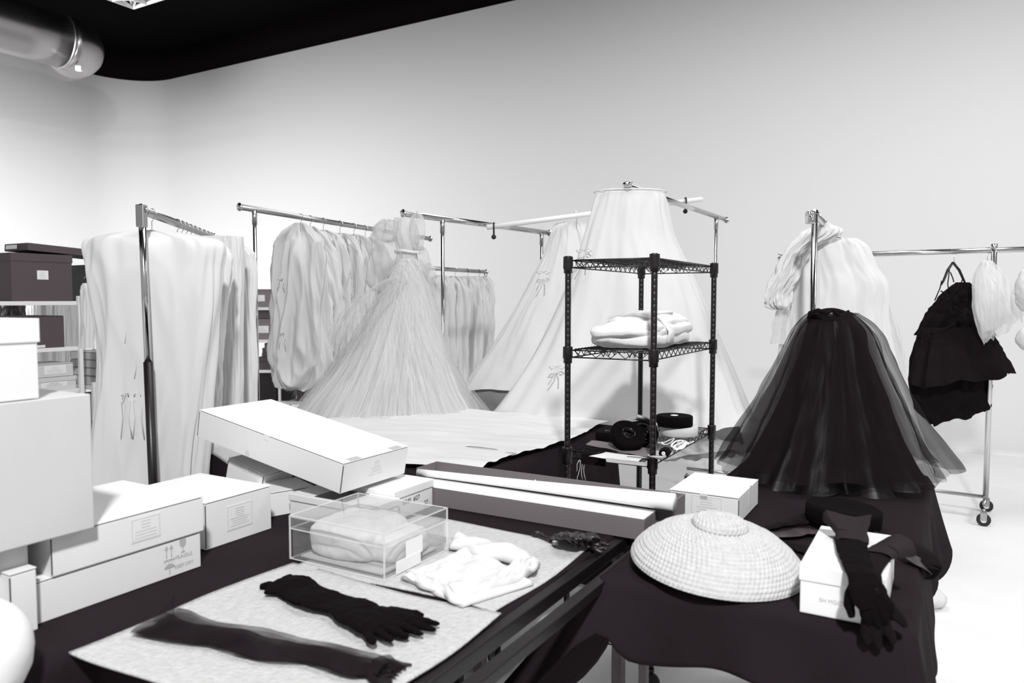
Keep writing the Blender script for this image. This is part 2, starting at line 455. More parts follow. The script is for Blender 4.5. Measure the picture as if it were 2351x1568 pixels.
# right table B
tB = table('work table under the black cloth with straw hat at right', 1.78, 3.38, .09, .71, TZ-.004, legmat='wood_leg', r=.011)
def dropB(sd, u):
    if sd == 0:     # u: 0 at the right corner, 1 at the left corner
        return .17 + .10*math.exp(-(u/.10)**2) + .02*math.sin(u*9) - .075*math.exp(-((u-.905)/.05)**2) + .30*math.exp(-((1-u)/.035)**2)
    if sd == 1: return .47-.27*min(1, u*9)+.02*math.sin(u*30)
    if sd == 2: return .3
    return .24+.05*math.sin(u*10+1)+.07*math.exp(-((u-.1)/.07)**2)+.03*math.sin(u*31)
clB = tablecloth('tablecloth', 'black cloth draped over the table with the straw hat', 1.745, 3.40, .05, .745, TZ, dropB, seed=2, amp=.014, flare=1.0)
# back table D
tD = table('back table under the white sheet and pleated tulle gown', 2.42, 3.86, 1.63, 3.02, TZ-.004)
tablecloth('tablecloth', 'black cloth hanging below the white sheet on the back table', 2.40, 3.90, 1.60, 3.05, TZ,
           lambda sd, u: .62+.02*math.sin(u*20), seed=8, amp=.01, flare=.1)
def sheetfn(u, v):
    t = 1.60+u*1.5; s = 2.33+v*1.58
    s += .05*math.sin(u*7)+(0.16*(1-u)**3 if v < .3 else 0)*(1-v)
    if v > .55: t += 0
    t += .03*math.sin(v*8)*(1-u)
    z = TZ+.026+.010*noise.noise(Vector((s*5, t*2.2, 1)))+.008*noise.noise(Vector((s*14, t*5, 4)))
    lim = 2.40
    if s < lim: dd = lim-s; z -= dd*1.3; s = lim-.012-dd*.12
    if t > 3.05: dd = t-3.05; z -= dd*1.2; t = 3.05+.012+dd*.1
    return F(s, t, z)
tag(MB().grid(120, 110, sheetfn).build('sheet', 'sheet', smooth=True, thick=.002, origin=F(3.1, 2.3, TZ)),
    'rumpled white muslin sheet spread over the back table under the tulle gown', 'sheet')

# felts
def felt(label, s0, s1, t0, t1, z, seed, fold=0):
    def fn(u, v):
        t = t0+u*(t1-t0); s = s0+v*(s1-s0)
        # rounded outline and wavy edge
        s += .010*math.sin(t*9+seed)*(1 if v > .5 else -1)*abs(2*v-1); t += .008*math.sin(s*11+seed)*(2*u-1)
        zz = z+.0015*noise.noise(Vector((s*6, t*6, seed)))
        return F(s, t, zz)
    mb = MB(); mb.grid(40, 40, fn); o = mb.build('felt_sheet', 'felt', smooth=True, thick=.004)
    return tag(o, label, 'felt')
felt('pale grey felt sheet under the long black glove, nearest the camera', .83, 1.40, .835, 1.49, TZ+.004, 1)
felt('pale grey felt sheet under the clear box and white garment', 1.405, 1.93, .85, 1.47, TZ+.004, 2)

# ------------------------------------------------------------------ cartons at left
Wm = (lambda *a: FB(*a))
M4, w_, d_ = FB(.86, 1.275, 1.68, 2.0, TZ+.002)
c = carton('carton', 'lower long white carton printed FRAGILE KEEP DRY on the dark cloth', M4, w_, d_, .094)
fm = lambda x, z: face_m(M4, 'R', w_, d_, z, x)
text('FRAGILE', .0135, fm(.132, .040), 'ink_pale', c); text('KEEP DRY', .0125, fm(.130, .017), 'ink_pale', c)
mb = MB(fm(.118, .05)); 
for x in (-.010, .004):
    mb.box(x-.001, x+.001, 0, .026, 0, .0005); mb.add([(x-.005, .022, .0004), (x+.005, .022, .0004), (x, .033, .0004)], [(0, 1, 2)])
mb.box(-.018, .012, -.006, -.0035, 0, .0005); mb.build('arrow_marks', 'ink_pale', c)
mb = MB(fm(.155, .055)); a = [( .009*math.cos(q), .024+.012*math.sin(q), .0004) for q in [PI+PI*k/10 for k in range(11)]]
a = [(-.009, .034, .0004)]+a+[(.009, .034, .0004)]; mb.add(a, [tuple(range(len(a)))]); mb.box(-.0008, .0008, 0, .014, 0, .0005); mb.box(-.006, .006, -.001, .001, 0, .0005); mb.build('glass_mark', 'ink_pale', c)
mb = MB(fm(.116, .010)); a = [(.015*math.cos(q), .014+.011*math.sin(q), .0004) for q in [PI*k/10 for k in range(11)]]
mb.add(a, [tuple(range(len(a)))]); mb.box(-.0008, .0008, -.003, .015, 0, .0005)
for k in range(6): mb.box(-.013+k*.005, -.0115+k*.005, .028+.003*(k % 2), .031+.003*(k % 2), 0, .0005)
mb.build('umbrella_mark', 'ink_pale', c)
M4, w_, d_ = FB(.895, 1.282, 1.675, 2.02, TZ+.0965)
c = carton('carton', 'upper long white carton with printed label, stacked on the fragile carton', M4, w_, d_, .092)
paper_label(M4, 'R', w_, d_, .05, .03, .078, .058, c, seed=3, paper='board')
M4, w_, d_ = FB(.80, .852, 1.655, 1.83, TZ+.002)
carton('carton', 'small white carton at the near end of the fragile carton', M4, w_, d_, .135)
M4, w_, d_ = FB(.45, .855, 1.69, 2.05, TZ+.002)
carton('carton', 'pale carton under the big grey box at the left edge', M4, w_, d_, .184, mt='board_cool')
M4, w_, d_ = FB(.45, .975, 1.645, 2.1, TZ+.19)
carton('storage_box', 'large plain grey box on the white cartons at far left', M4, w_, d_, .302, mt='board_grey', style='plain', lid=.0)
M4, w_, d_ = FB(.5, .868, 1.65, 1.95, TZ+.494)
carton('storage_box', 'white box standing on the large grey box at far left', M4, w_, d_, .168, mt='board', style='lid', lid=.05)
# white rounded hat block at bottom left
c = P(-68, 1500, 1.32); base = Vector((c.x, c.y, TZ)); mb = MB(Matrix.Translation(base))
prf = [(.001, .165)]+[(.098*math.sin(a), .065+.10*math.cos(a)) for a in [PI/2*k/10 for k in range(1, 11)]]+[(.094, .03), (.082, .003), (.001, .003)]
tag(mb.lathe(prf, 48, False).build('hat_block', 'plastic_white', smooth=True), 'smooth white rounded hat form at the bottom left corner', 'hat form')

M4, w_, d_ = FB(1.365, 1.60, 1.775, 2.10, TZ+.002)
c = carton('carton', 'white carton with printed label between the long cartons and tilted box', M4, w_, d_, .134)
paper_label(M4, 'R', w_, d_, .07, .0, .092, .072, c, seed=5, paper='board', lines=8)
# small cartons under the tilted box
cp = G(622, 1195, TZ)
M4 = Matrix.Translation(cp+Vector((-.02, .12, .002))) @ Matrix.Rotation(math.radians(-52), 4, 'Z')
carton('carton', 'small white carton on the cloth behind the labelled carton', M4, .15, .20, .08)
M4 = Matrix.Translation(P(592, 1100, 2.62)+Vector((.0, 0, -.02))) @ Matrix.Rotation(math.radians(-28), 4, 'Z') @ Matrix.Rotation(math.radians(14), 4, 'Y')
carton('carton', 'tipped grey-white carton propping up the big tilted box', M4, .17, .14, .085)
# shoe boxes
M4, w_, d_ = FB(1.71, 1.835, 1.47, 1.81, TZ+.002)
c = carton('shoe_box', 'low white lidded box with dark picture, behind the clear box', M4, w_, d_, .080, style='lid', lid=.022)
MB(M4).box(-.07, .06, -.055, .055, .0802, .0812).build('dark_picture', 'photo_dark', c)
M4, w_, d_ = FB(1.845, 2.05, 1.495, 1.80, TZ+.002)
c = carton('shoe_box', 'white lidded box with handwritten number under the tilted box corner', M4, w_, d_, .094, style='lid', lid=.026)
text('5240  #27', .022, face_m(M4, 'R', w_, d_, .042, -.06), 'ink', c, 'handwriting'); text('27', .020, face_m(M4, 'R', w_, d_, .016, .055), 'ink', c, 'handwriting')
# big tilted box
p0 = Vector((-.524, 2.265, 1.012)); ang = math.radians(10)
xa = Vector((.8660254*math.cos(ang), -.5*math.cos(ang), -math.sin(ang))); ya = A_.copy(); za = xa.cross(ya)
M4 = Matrix((( xa.x, ya.x, za.x, 0), (xa.y, ya.y, za.y, 0), (xa.z, ya.z, za.z, 0), (0, 0, 0, 1)))
M4 = Matrix.Translation(p0 - xa*.33 + ya*.155) @ M4
c = carton('carton', 'big flat white carton tilted across the smaller boxes', M4, .665, .315, .098)
paper_label(M4, 'R', .665, .315, .058, .0, .07, .05, c, seed=9, paper='board', framed=False)
for x in (-.1, .1): MB(M4).box(.31, .3325, x-.025, x+.025, .0975, .0988).build('lid_slot', 'ink_pale', c)
MB(M4).tube([(-.08, -.1575, .012), (-.08, -.1583, .012)], .011, 24).build('thumb_notch', 'board_cool', c)

# clear acrylic box with tissue
M4, w_, d_ = FB(1.428, 1.69, 1.19, 1.505, TZ+.007)
c = thing('clear_box', 'clear acrylic lidded box holding white tissue on the felt', 'box', M4.translation)
mb = MB(M4); h = .088; th = .004
mb.box(-w_/2, w_/2, -d_/2, d_/2, 0, th)
for a in (-1, 1):
    mb.box(a*w_/2-(th if a > 0 else 0), a*w_/2+(0 if a > 0 else th), -d_/2, d_/2, th, h)
    mb.box(-w_/2+th, w_/2-th, a*d_/2-(th if a > 0 else 0), a*d_/2+(0 if a > 0 else th), th, h)
mb.build('box_body', 'acrylic', c)
mb = MB(M4); W2, D2 = w_/2+.004, d_/2+.004
mb.box(-W2, W2, -D2, D2, .114, .118)
for a in (-1, 1):
    mb.box(a*W2-(.003 if a > 0 else 0), a*W2+(0 if a > 0 else .003), -D2, D2, .082, .114)
    mb.box(-W2+.003, W2-.003, a*D2-(.003 if a > 0 else 0), a*D2+(0 if a > 0 else .003), .082, .114)
mb.build('lid', 'acrylic', c)
mb = MB(M4)     # polished pale edges
for x in (-W2, W2):
    for y in (-D2, D2): mb.box(x-.0018, x+.0018, y-.0018, y+.0018, 0, .118)
for z in (.0015, .083, .118):
    for s in (-1, 1):
        mb.box(-W2, W2, s*D2-.0012, s*D2+.0012, z-.0012, z+.0012); mb.box(s*W2-.0012, s*W2+.0012, -D2, D2, z-.0012, z+.0012)
mb.build('polished_edges', 'acrylic_edge', c)
mb = MB(M4); rnd = random.Random(4)
mb.ellip((-.035, .0, .052), (.108, .112, .048), n=32, e=.45); mb.ellip((.055, .02, .040), (.085, .085, .038), n=32, e=.5)
tg = tag(mb.build('tissue_padding', 'tissue_white', None, True, remesh=.005, disp=(.06, .016)), 'crumpled white tissue wadding inside the clear acrylic box', 'tissue')
mb = MB(M4); mb.box(-.14, .14, -.118, .118, .0045, .0085); tag(mb.build('foam_board', 'foam_grey'), 'grey board lying on the floor of the clear acrylic box', 'board')
MB(M4).box(w_/2+.0045, w_/2+.0055, -.05, .02, .03, .075).build('paper_label', 'paper', c)
MB(M4).box(w_/2+.0045, w_/2+.0065, -.09, .01, .002, .034).build('paper_tag', 'paper', c)

# ------------------------------------------------------------------ long narrow boxes and paper roll
M4, w_, d_ = FB(2.055, 2.158, .745, 1.60, TZ+.002)
c = carton('long_box', 'long narrow grey box with white top, nearest on the table', M4, w_, d_, .064, mt='long_grey', style='lid', lid=.001, lidmat='long_white', wh_lid=-.0005)
M4, w_, d_ = FB(2.178, 2.305, .70, 1.66, TZ+.002)
c = thing('long_box', 'open long grey box standing behind the white-topped one', 'box', M4.translation)
mb = MB(M4); th = .005; h = .088
mb.box(-w_/2, w_/2, -d_/2, d_/2, 0, th)
for a in (-1, 1):
    mb.box(a*w_/2-(th if a > 0 else 0), a*w_/2+(0 if a > 0 else th), -d_/2, d_/2, th, h)
    mb.box(-w_/2+th, w_/2-th, a*d_/2-(th if a > 0 else 0), a*d_/2+(0 if a > 0 else th), th, h)
mb.build('box_body', 'long_grey', c)
MB(M4).box(-w_/2+th, w_/2-th, -d_/2+th, d_/2-th, th, th+.03).build('padding', 'long_white', c)
a = P(960, 1084, 2.68); b = P(1548, 1153, 2.20)
mb = MB(); pts = [a.lerp(b, k/12) for k in range(13)]; mb.tube(pts, [.012+.014*(k/12)**1.5 for k in range(13)], 24)
o = tag(mb.build('paper_roll', 'paper', smooth=True), 'long roll of white paper lying along the grey boxes', 'paper roll')
c = thing('tie_string', 'white string tied round the long grey box', 'string', P(1205, 1110, 2.6))
for px in (1202, 1229):
    q = P(px, 1112, 2.56); MB().tube([q+Vector((0, .02*math.cos(a), .014*math.sin(a))) for a in [2*PI*k/12 for k in range(13)]], .0025, 6).build('string_loop', 'plastic_white', c, True)

# carton right of the rack
M4, w_, d_ = FB(2.352, 2.63, .545, .765, TZ+.003)
c = carton('carton', 'white carton with printed label on black cloth behind the straw hat', M4, w_, d_, .084, open_gap=.0)
paper_label(M4, 'F', w_, d_, .045, .01, .10, .062, c, seed=11, paper='board', ink='ink_pale')
paper_label(M4, 'R', w_, d_, .045, .02, .055, .05, c, seed=12, paper='board', framed=False)
MB(M4).tube([(w_/2, .02, .078), (w_/2+.0015, .02, .078)], .012, 24).build('thumb_notch', 'board_cool', c)

# lidded box under the draped glove
M4, w_, d_ = FB(1.752, 2.085, .098, .268, TZ+.003)
c = carton('shoe_box', 'white lidded box under the draped black glove', M4, w_, d_, .108, style='lid', lid=.034, wh_lid=.003)
text('SH MGCT SH', .0125, face_m(M4, 'F', w_, d_, .032, -.045), 'ink_pale', c, 'handwriting')

# ------------------------------------------------------------------ straw hat
def hat():
    m = FR(1.925, .50, TZ+.025) @ Matrix.Rotation(math.radians(5), 4, Vector((.35, .95, 0))) @ Matrix.Diagonal((1, 1, .93, 1))
    prof = [(0, .128), (.03, .1275), (.055, .122), (.066, .112), (.067, .100), (.075, .098), (.11, .092), (.15, .073), (.185, .045), (.208, .018), (.218, -.004)]
    # dense arc-length resample
    L = [0]
    for i in range(1, len(prof)): L.append(L[-1]+math.dist(prof[i], prof[i-1]))
    def at(l):
        for i in range(1, len(prof)):
            if l <= L[i] or i == len(prof)-1:
                k = (l-L[i-1])/(L[i]-L[i-1]); return (prof[i-1][0]+(prof[i][0]-prof[i-1][0])*k, prof[i-1][1]+(prof[i][1]-prof[i-1][1])*k)
    row = .0118; N = int(L[-1]/row)*6; seg = 560; mb = MB(m); vs = []
    for j in range(N+1):
        l = L[-1]*j/N; r, z = at(l); r2, z2 = at(min(l+.004, L[-1])); dr, dz = r2-r, z2-z; n_ = math.hypot(dr, dz) or 1
        nr, nz = -dz/n_, dr/n_
        if nz < 0 or (nz == 0 and nr < 0): nr, nz = -nr, -nz
        ph = (j % 6)/6
        for k in range(seg):
            th = 2*PI*k/seg
            lw = (l/row) % 1.0
            ridge = abs(math.sin(PI*lw))**.6
            cells = max(6, int(2*PI*r/.012))
            tw = .5+.5*math.sin(th*cells+lw*2.2*PI)
            d = .0042*ridge*(.6+.4*tw)-.0012*(1-tw)+.0010*noise.noise(Vector((r*60*math.cos(th), r*60*math.sin(th), 1)))
            vs.append(((r+nr*d)*math.cos(th), (r+nr*d)*math.sin(th), z+nz*d))
    n = len(vs)
    fs = [(j*seg+k, j*seg+(k+1) % seg, (j+1)*seg+(k+1) % seg, (j+1)*seg+k) for j in range(N) for k in range(seg)]
    mb.add(vs, fs)
    o = mb.build('straw_hat', 'straw', smooth=True, thick=.003)
    return tag(o, 'wide coiled pale straw hat on the black tablecloth', 'hat')
hat()

# ------------------------------------------------------------------ gloves
def glove_mesh(m4, L=.30, wr=.034, hand=1.0, curl=.0, spread=1.0, armw=.05, flat=.32, fingers=None, shift=0):
    """hand points along +x, arm goes to -x; back of the hand up (+z)"""
    mb = MB(m4)
    arm = [(-L*(1-k/8), .01*math.sin(k*1.3), .010+.004*math.sin(k*2.1)) for k in range(9)]
    mb.tube(arm, [armw*(1-.35*(k/8)) for k in range(9)], 16, flat=flat)
    h = hand
    mb.tube([(-.01, 0, .011), (.03*h, .002, .013), (.07*h, .002, .013), (.095*h, .0, .011)], [wr, .040*h, .044*h, .036*h], 16, flat=.34)
    fl = fingers or [(.030, .068, 9), (.011, .078, 2), (-.010, .073, -4), (-.030, .058, -12)]
    for y, ln, a in fl:
        a = math.radians(a*spread); pts = []
        for k in range(6):
            q = k/5; pts.append((.082*h+math.cos(a)*ln*q*h, y*h+math.sin(a)*ln*q*h, .011-curl*q*q*ln))
        mb.tube(pts, [.0105*h, .0105*h, .0098*h, .0094*h, .0082*h, .0045*h], 10, flat=.75)
    mb.tube([(.02*h, .028*h, .011), (.045*h, .046*h, .010), (.07*h, .056*h, .009), (.088*h, .060*h, .008)], [.015*h, .0125*h, .0105*h, .006*h], 10, flat=.8)
    return mb
g0 = G(640, 1350, TZ+.01); g1 = G(985, 1462, TZ+.01); dr = (g1-g0)
az = math.atan2(dr.y, dr.x)
gl = thing('long_glove', 'long black opera glove lying flat on the felt', 'glove', (g0+g1)/2)
m4 = Matrix.Translation(g1 - dr.normalized()*.155+Vector((0, 0, -.001))) @ Matrix.Rotation(az, 4, 'Z')
glove_mesh(m4, L=.315, armw=.058, hand=1.0, spread=1.2, flat=.22).build('glove_body', 'black_soft', gl, True, remesh=.0028, smooth_it=3, disp=(.03, .007))
m4b = Matrix.Translation(g1 - dr.normalized()*.165 + Vector((-.03, -.03, .004))) @ Matrix.Rotation(az-.14, 4, 'Z')
g2 = thing('long_glove', 'second black opera glove half under the first on the felt', 'glove', (g0+g1)/2+Vector((0, -.03, 0)))
glove_mesh(m4b, L=.30, armw=.045, hand=.96, spread=1.6, flat=.2).build('glove_body', 'black_soft', g2, True, remesh=.0028, smooth_it=3, disp=(.03, .007))
mb = MB(Matrix.Translation(g0) @ Matrix.Rotation(az, 4, 'Z'))
mb.tube([(-.03, .035, .0), (-.015, .045, .006), (.01, .04, .008)], [.010, .012, .008], 8); mb.tube([(-.04, -.02, 0), (-.02, -.012, .006), (.02, -.008, .008)], [.009, .011, .01], 8)
mb.build('cuff_edge', 'black_soft', gl, True, remesh=.003)
# sheer glove
s0 = G(340, 1440, TZ+.01); s1 = G(880, 1548, TZ+.01); dr = s1-s0; az = math.atan2(dr.y, dr.x); LN = dr.length
def sheer(wd, zoff, sd):
    def fn(u, v):
        th = 2*PI*u; x = v*LN; wv = wd*(1-.35*v)*(1+.12*math.sin(v*13+sd))*(1 if v < .93 else 1-(v-.93)*5)
        y = wv*math.cos(th)+.006*math.sin(v*17+sd); z = .003+zoff+max(0, .008*math.sin(th)+.008)+.003*noise.noise(Vector((x*20, y*40, sd)))
        return (x, y, z)
    return fn
sg = thing('sheer_glove', 'long sheer black tulle glove nearest the camera on the felt', 'glove', (s0+s1)/2)
m4 = Matrix.Translation(Vector((s0.x, s0.y, TZ+.006))) @ Matrix.Rotation(az, 4, 'Z')
MB(m4 @ Matrix.Translation((0, .014, 0))).grid(40, 80, sheer(.060, 0, 1), True).build('outer_net', 'sheer_light', sg, True)
MB(m4).grid(40, 80, sheer(.044, .002, 2), True).build('inner_net', 'sheer_black', sg, True)
mb = MB(m4); rnd = random.Random(2)
for k in range(7):
    y = -.02+k*.008; pts = [(LN*.93+.014*j, y+.006*math.sin(j*1.4+k)+(k-3)*.0015*j, .008+.006*math.sin(j+k)) for j in range(6)]
    mb.tube(pts, [.007, .006, .007, .005, .006, .003], 8)
mb.build('gathered_fingers', 'sheer_black', sg, True)
tri = MB(m4); tri.add([(-.02, .03, .002), (.05, .02, .004), (.0, .075, .045), (.02, .05, .02)], [(0, 1, 3), (0, 3, 2), (1, 2, 3)]); tri.build('net_flap', 'sheer_black', sg)

# crumpled satin gloves by the long box
mb = MB(); rnd = random.Random(8)
for k in range(15):
    x0 = 1262+rnd.uniform(0, 90); x1 = x0+rnd.uniform(30, 60); y0 = 1236+rnd.uniform(-12, 12); y1 = 1248+rnd.uniform(-8, 10); zz = rnd.uniform(.008, .036)
    hp = max(0, 1-abs((x0+x1)/2-1318)/45)
    pts = [G(x0+(x1-x0)*q, y0+(y1-y0)*q-8*math.sin(q*PI), TZ+.010+(zz+.02*hp)*math.sin(.3+q*2.4)) for q in [m_/7 for m_ in range(8)]]
    mb.tube(pts, [.007, .012, .015, .016, .015, .013, .010, .006], 10, flat=.55)
for x, y in ((1395, 1262), (1402, 1252), (1384, 1268)): mb.tube([G(1360, 1250, TZ+.014), G(x-14, y-4, TZ+.014), G(x, y, TZ+.010)], [.010, .009, .006], 8, flat=.7)
p = G(1235, 1228, TZ+.012); mb.ellip(p, (.02, .012, .010), n=12)
mb.tube([p, G(1265, 1240, TZ+.015)], .008, 8)
tag(mb.build('satin_gloves', 'black_satin', smooth=True, remesh=.0025, smooth_it=2, disp=(.02, .010)), 'crumpled black satin gloves against the long grey box', 'gloves')

# folded white garment on felt
c = thing('white_undergarment', 'folded white cotton garment lying on the felt beside the clear box', 'garment', G(1080, 1330, TZ))
def garm(quad, z, th, seed, nm):
    a, b, c2, d = [G(x, y, TZ) for x, y in quad]
    def fn(u, v):
        p = a.lerp(b, u).lerp(d.lerp(c2, u), v)
        e = min(1, min(u, 1-u, v, 1-v)*9)
        zz = TZ+z+th*math.sqrt(max(0, 1-(1-e)**2))+.008*e*noise.noise(Vector((p.x*22, p.y*22, seed)))+.004*e*math.sin((u*6+v*3)*3)
        r = .01*noise.noise(Vector((u*4, v*4, seed+3)))
        return Vector((p.x+r, p.y+r, zz))
    mb = MB(); mb.grid(50, 50, fn); mb.build(nm, 'muslin_bright', c, True, thick=.003)
garm([(925, 1335), (1062, 1403), (1225, 1350), (1085, 1262)], .008, .014, 1, 'cloth_panel')
garm([(1040, 1245), (1215, 1290), (1232, 1320), (1030, 1272)], .014, .020, 2, 'waistband')
garm([(925, 1340), (1062, 1402), (1080, 1375), (940, 1322)], .012, .012, 3, 'hem_fold')
garm([(1075, 1392), (1195, 1352), (1238, 1312), (1210, 1300)], .014, .020, 4, 'leg_fold')
pts = [G(1215+18*math.cos(a), 1296+12*math.sin(a), TZ+.028+.006*math.sin(a*2)) for a in [2*PI*k/18 for k in range(18)]]
MB().tube(pts, .004, 8, flat=2, closed=True).build('drawn_cuff', 'muslin_bright', c, True)

# draped glove over the shoe box
top = TZ+.113
gv = thing('long_glove', 'black glove draped over the white lidded box, fingers hanging down', 'glove', F(1.74, .17, top))
def fp(px, py, s):       # point on a plane of constant s
    d = ray(px, py); k = s/(A_.x*d.x+A_.y*d.y); return Vector((d.x*k, d.y*k, EYE+d.z*k))
def glove_over(parent, arm, hand, fingers, cuff, seed, mt='black_soft'):
    mb = MB(); mb.tube([p for p, r in arm], [r for p, r in arm], 18, flat=.3)
    mb.tube([p for p, r in hand], [r for p, r in hand], 18, flat=.36)
    for pts in fingers: mb.tube([fp(*p) for p in pts], [.0135, .0125, .0112, .0065], 10)
    mb.build('glove_body', mt, parent, True, remesh=.0026, smooth_it=4, disp=(.035, .006))
    pts, rad = cuff
    def fn(u, v):
        n = len(pts)-1; x = min(v*n, n-1e-6); i = int(x); f = x-i
        p = pts[i].lerp(pts[i+1], f); r = rad[i]+(rad[i+1]-rad[i])*f; t = (pts[i+1]-pts[i]).normalized(); sd = t.cross(Vector((0, 0, 1))).normalized(); up = sd.cross(t)
        th = 2*PI*u; q = 1+.10*math.sin(3*th+seed)+.12*noise.noise(Vector((math.cos(th)*2, math.sin(th)*2, v*3+seed)))
        return p+sd*r*math.cos(th)*q+up*(r*.30*math.sin(th)*q+.012*v*math.sin(2*th+seed))
    MB().grid(60, 26, fn, True).build('glove_cuff', 'ribbon_matte', parent, True, thick=.0015)
t1 = top
glove_over(gv, [(G(1952, 1238, t1+.010), .036), (G(1958, 1268, t1+.012), .034), (G(1970, 1298, t1+.012), .031), (G(1978, 1322, t1+.008), .031), (fp(1984, 1340, 1.705), .032)],
    [(G(1978, 1320, t1+.008), .031), (fp(1986, 1345, 1.704), .038), (fp(1998, 1370, 1.700), .041), (fp(2006, 1392, 1.698), .034)],
    [[(1966, 1335, 1.706), (1954, 1362, 1.700), (1949, 1392, 1.700), (1956, 1417, 1.702)],
     [(1985, 1372, 1.698), (1986, 1398, 1.695), (1990, 1418, 1.695), (1996, 1436, 1.698)],
     [(2000, 1375, 1.698), (2006, 1400, 1.694), (2011, 1422, 1.694), (2017, 1440, 1.697)],
     [(2014, 1372, 1.698), (2022, 1394, 1.694), (2030, 1412, 1.694), (2036, 1430, 1.697)],
     [(2020, 1362, 1.698), (2032, 1378, 1.696), (2042, 1392, 1.696), (2048, 1408, 1.698)]],
    ([G(1954, 1246, t1+.012), G(1952, 1225, t1+.022), G(1946, 1205, t1+.036), G(1940, 1188, t1+.046)], [.034, .034, .046, .056]), 2)
g3 = thing('long_glove', 'second black glove under the draped one, cuff reaching the box back corner', 'glove', F(1.9, .15, top))
glove_over(g3, [(G(2022, 1272, t1+.006), .028), (G(2004, 1290, t1+.006), .029), (G(1992, 1312, t1+.005), .028), (fp(1994, 1345, 1.722), .030)],
    [(fp(1996, 1345, 1.722), .032), (fp(2004, 1375, 1.720), .036), (fp(2014, 1405, 1.718), .038), (fp(2020, 1425, 1.716), .030)],
    [[(1994, 1400, 1.708), (1988, 1430, 1.708), (1988, 1455, 1.708), (1992, 1478, 1.708)],
     [(2010, 1410, 1.708), (2010, 1440, 1.708), (2014, 1468, 1.708), (2019, 1490, 1.708)],
     [(2026, 1408, 1.708), (2034, 1435, 1.708), (2044, 1458, 1.708), (2051, 1478, 1.708)],
     [(2034, 1390, 1.708), (2052, 1406, 1.708), (2068, 1424, 1.708), (2081, 1441, 1.708)]],
    ([G(2018, 1276, t1+.010), G(2032, 1266, t1+.012), G(2048, 1258, t1+.016), G(2064, 1250, t1+.020)], [.028, .034, .040, .046]), 5, 'black_fabric')

# pillbox hat and sash
c = G(1935, 1218, TZ)+Vector((.02, .05, 0)); mb = MB(Matrix.Translation(c+Vector((0, 0, .004))) @ Matrix.Rotation(math.radians(4), 4, 'Y'))
mb.lathe([(.104, 0), (.110, .01), (.111, .045), (.108, .056), (.100, .060), (.05, .052), (.001, .050)], 56)
pb = tag(mb.build('felt_hat', 'black_soft', smooth=True), 'black felt pillbox hat on the black tablecloth behind the glove', 'hat')
sash = thing('satin_scarf', 'dark satin scarf looped either side of the black pillbox hat', 'scarf', G(1935, 1230, TZ))
def band(pts, wd, nm, mt='ribbon_dark', zbulge=.0, seed=0):
    P_ = [Vector(p) for p in pts]
    def cr(t):
        n = len(P_)-1; x = min(t*n, n-1e-6); i = int(x); f = x-i
        p0, p1, p2, p3 = P_[max(i-1, 0)], P_[i], P_[i+1], P_[min(i+2, n)]
        return .5*((2*p1)+(p2-p0)*f+(2*p0-5*p1+4*p2-p3)*f*f+(3*p1-p0-3*p2+p3)*f**3)
    def fn(u, v):
        p = cr(v); q = cr(min(1, v+.01)); t = (q-p); t = t.normalized() if t.length > 1e-7 else (P_[-1]-P_[-2]).normalized()
        sd = t.cross(Vector((0, 0, 1))).normalized(); wv = wd*(math.sin(PI*min(1, max(.08, v)))**.35)
        return p + sd*(u-.5)*wv + Vector((0, 0, .006*noise.noise(p*25+Vector((0, 0, seed)))+.006*math.sin(u*PI)))
    MB().grid(14, 50, fn).build(nm, mt, sash, True, thick=.002)
band([G(1745, 1222, TZ+.01), G(1800, 1228, TZ+.012), G(1860, 1220, TZ+.015), G(1920, 1225, TZ+.03)], .055, 'scarf_tail', 'brown_satin', seed=1)
band([G(1745, 1222, TZ+.012), G(1790, 1205, TZ+.012), G(1860, 1198, TZ+.012)], .03, 'scarf_loop', 'black_fabric', seed=2)
band([G(1800, 1250, TZ+.008), G(1850, 1262, TZ+.008), G(1890, 1280, TZ+.008)], .06, 'scarf_loop', 'black_fabric', seed=5)
band([G(2008, 1222, TZ+.03), G(2080, 1245, TZ+.015), G(2125, 1275, TZ+.012), G(2138, 1305, TZ-.01), G(2128, 1330, TZ-.05)], .055, 'scarf_loop', 'black_fabric', seed=3)
band([G(2072, 1272, TZ+.02), G(2110, 1290, TZ+.012), G(2130, 1318, TZ-.02)], .05, 'scarf_tail', 'brown_satin', seed=4)

# ------------------------------------------------------------------ wire shelving rack
H_ = .38; ZS = [EYE+.45*H_, EYE-.55*H_, EYE-1.687*H_, EYE-3.73*H_]
RS0, RS1, RT0, RT1 = 2.885, 3.765, 1.012, 1.392
rk = thing('wire_shelving', 'tall black wire shelving rack holding towels and ribbon rolls', 'shelving', F((RS0+RS1)/2, (RT0+RT1)/2))
mr = FR((RS0+RS1)/2, (RT0+RT1)/2); RW, RD = RT1-RT0, RS1-RS0
for a in (-1, 1):
    for b in (-1, 1):
        x, y = a*RW/2, b*RD/2; mb = MB(mr); prf = [(.0118, .10)]
        z = .11
        while z < ZS[0]+.005: prf += [(.0128, z), (.0128, z+.0242), (.0125, z+.0247)]; z += .0254
        prf.append((.0128, ZS[0]+.012))
        m2 = mr @ Matrix.Translation((x, y, 0)); po = MB(m2).lathe(prf, 16).build('post', 'black_metal', rk, True)
        MB(m2).lathe([(.016, .085), (.016, .10), (.006, .10), (.006, .07)], 12).build('post_foot', 'black_metal', po, True)
        MB(m2 @ Matrix.Rotation(PI/2, 4, 'X') @ Matrix.Translation((0, .040, -.012))).lathe([(.03, 0), (.039, .004), (.039, .020), (.03, .024)], 24).build('caster_wheel', 'rubber', po, True)
        for z in ZS:
            MB(m2).lathe([(.0185, z-.058), (.0185, z-.040), (.0215, z-.036), (.0205, z+.010), (.0205, z+.012)], 20).build('post_collar', 'black_metal', po, True)
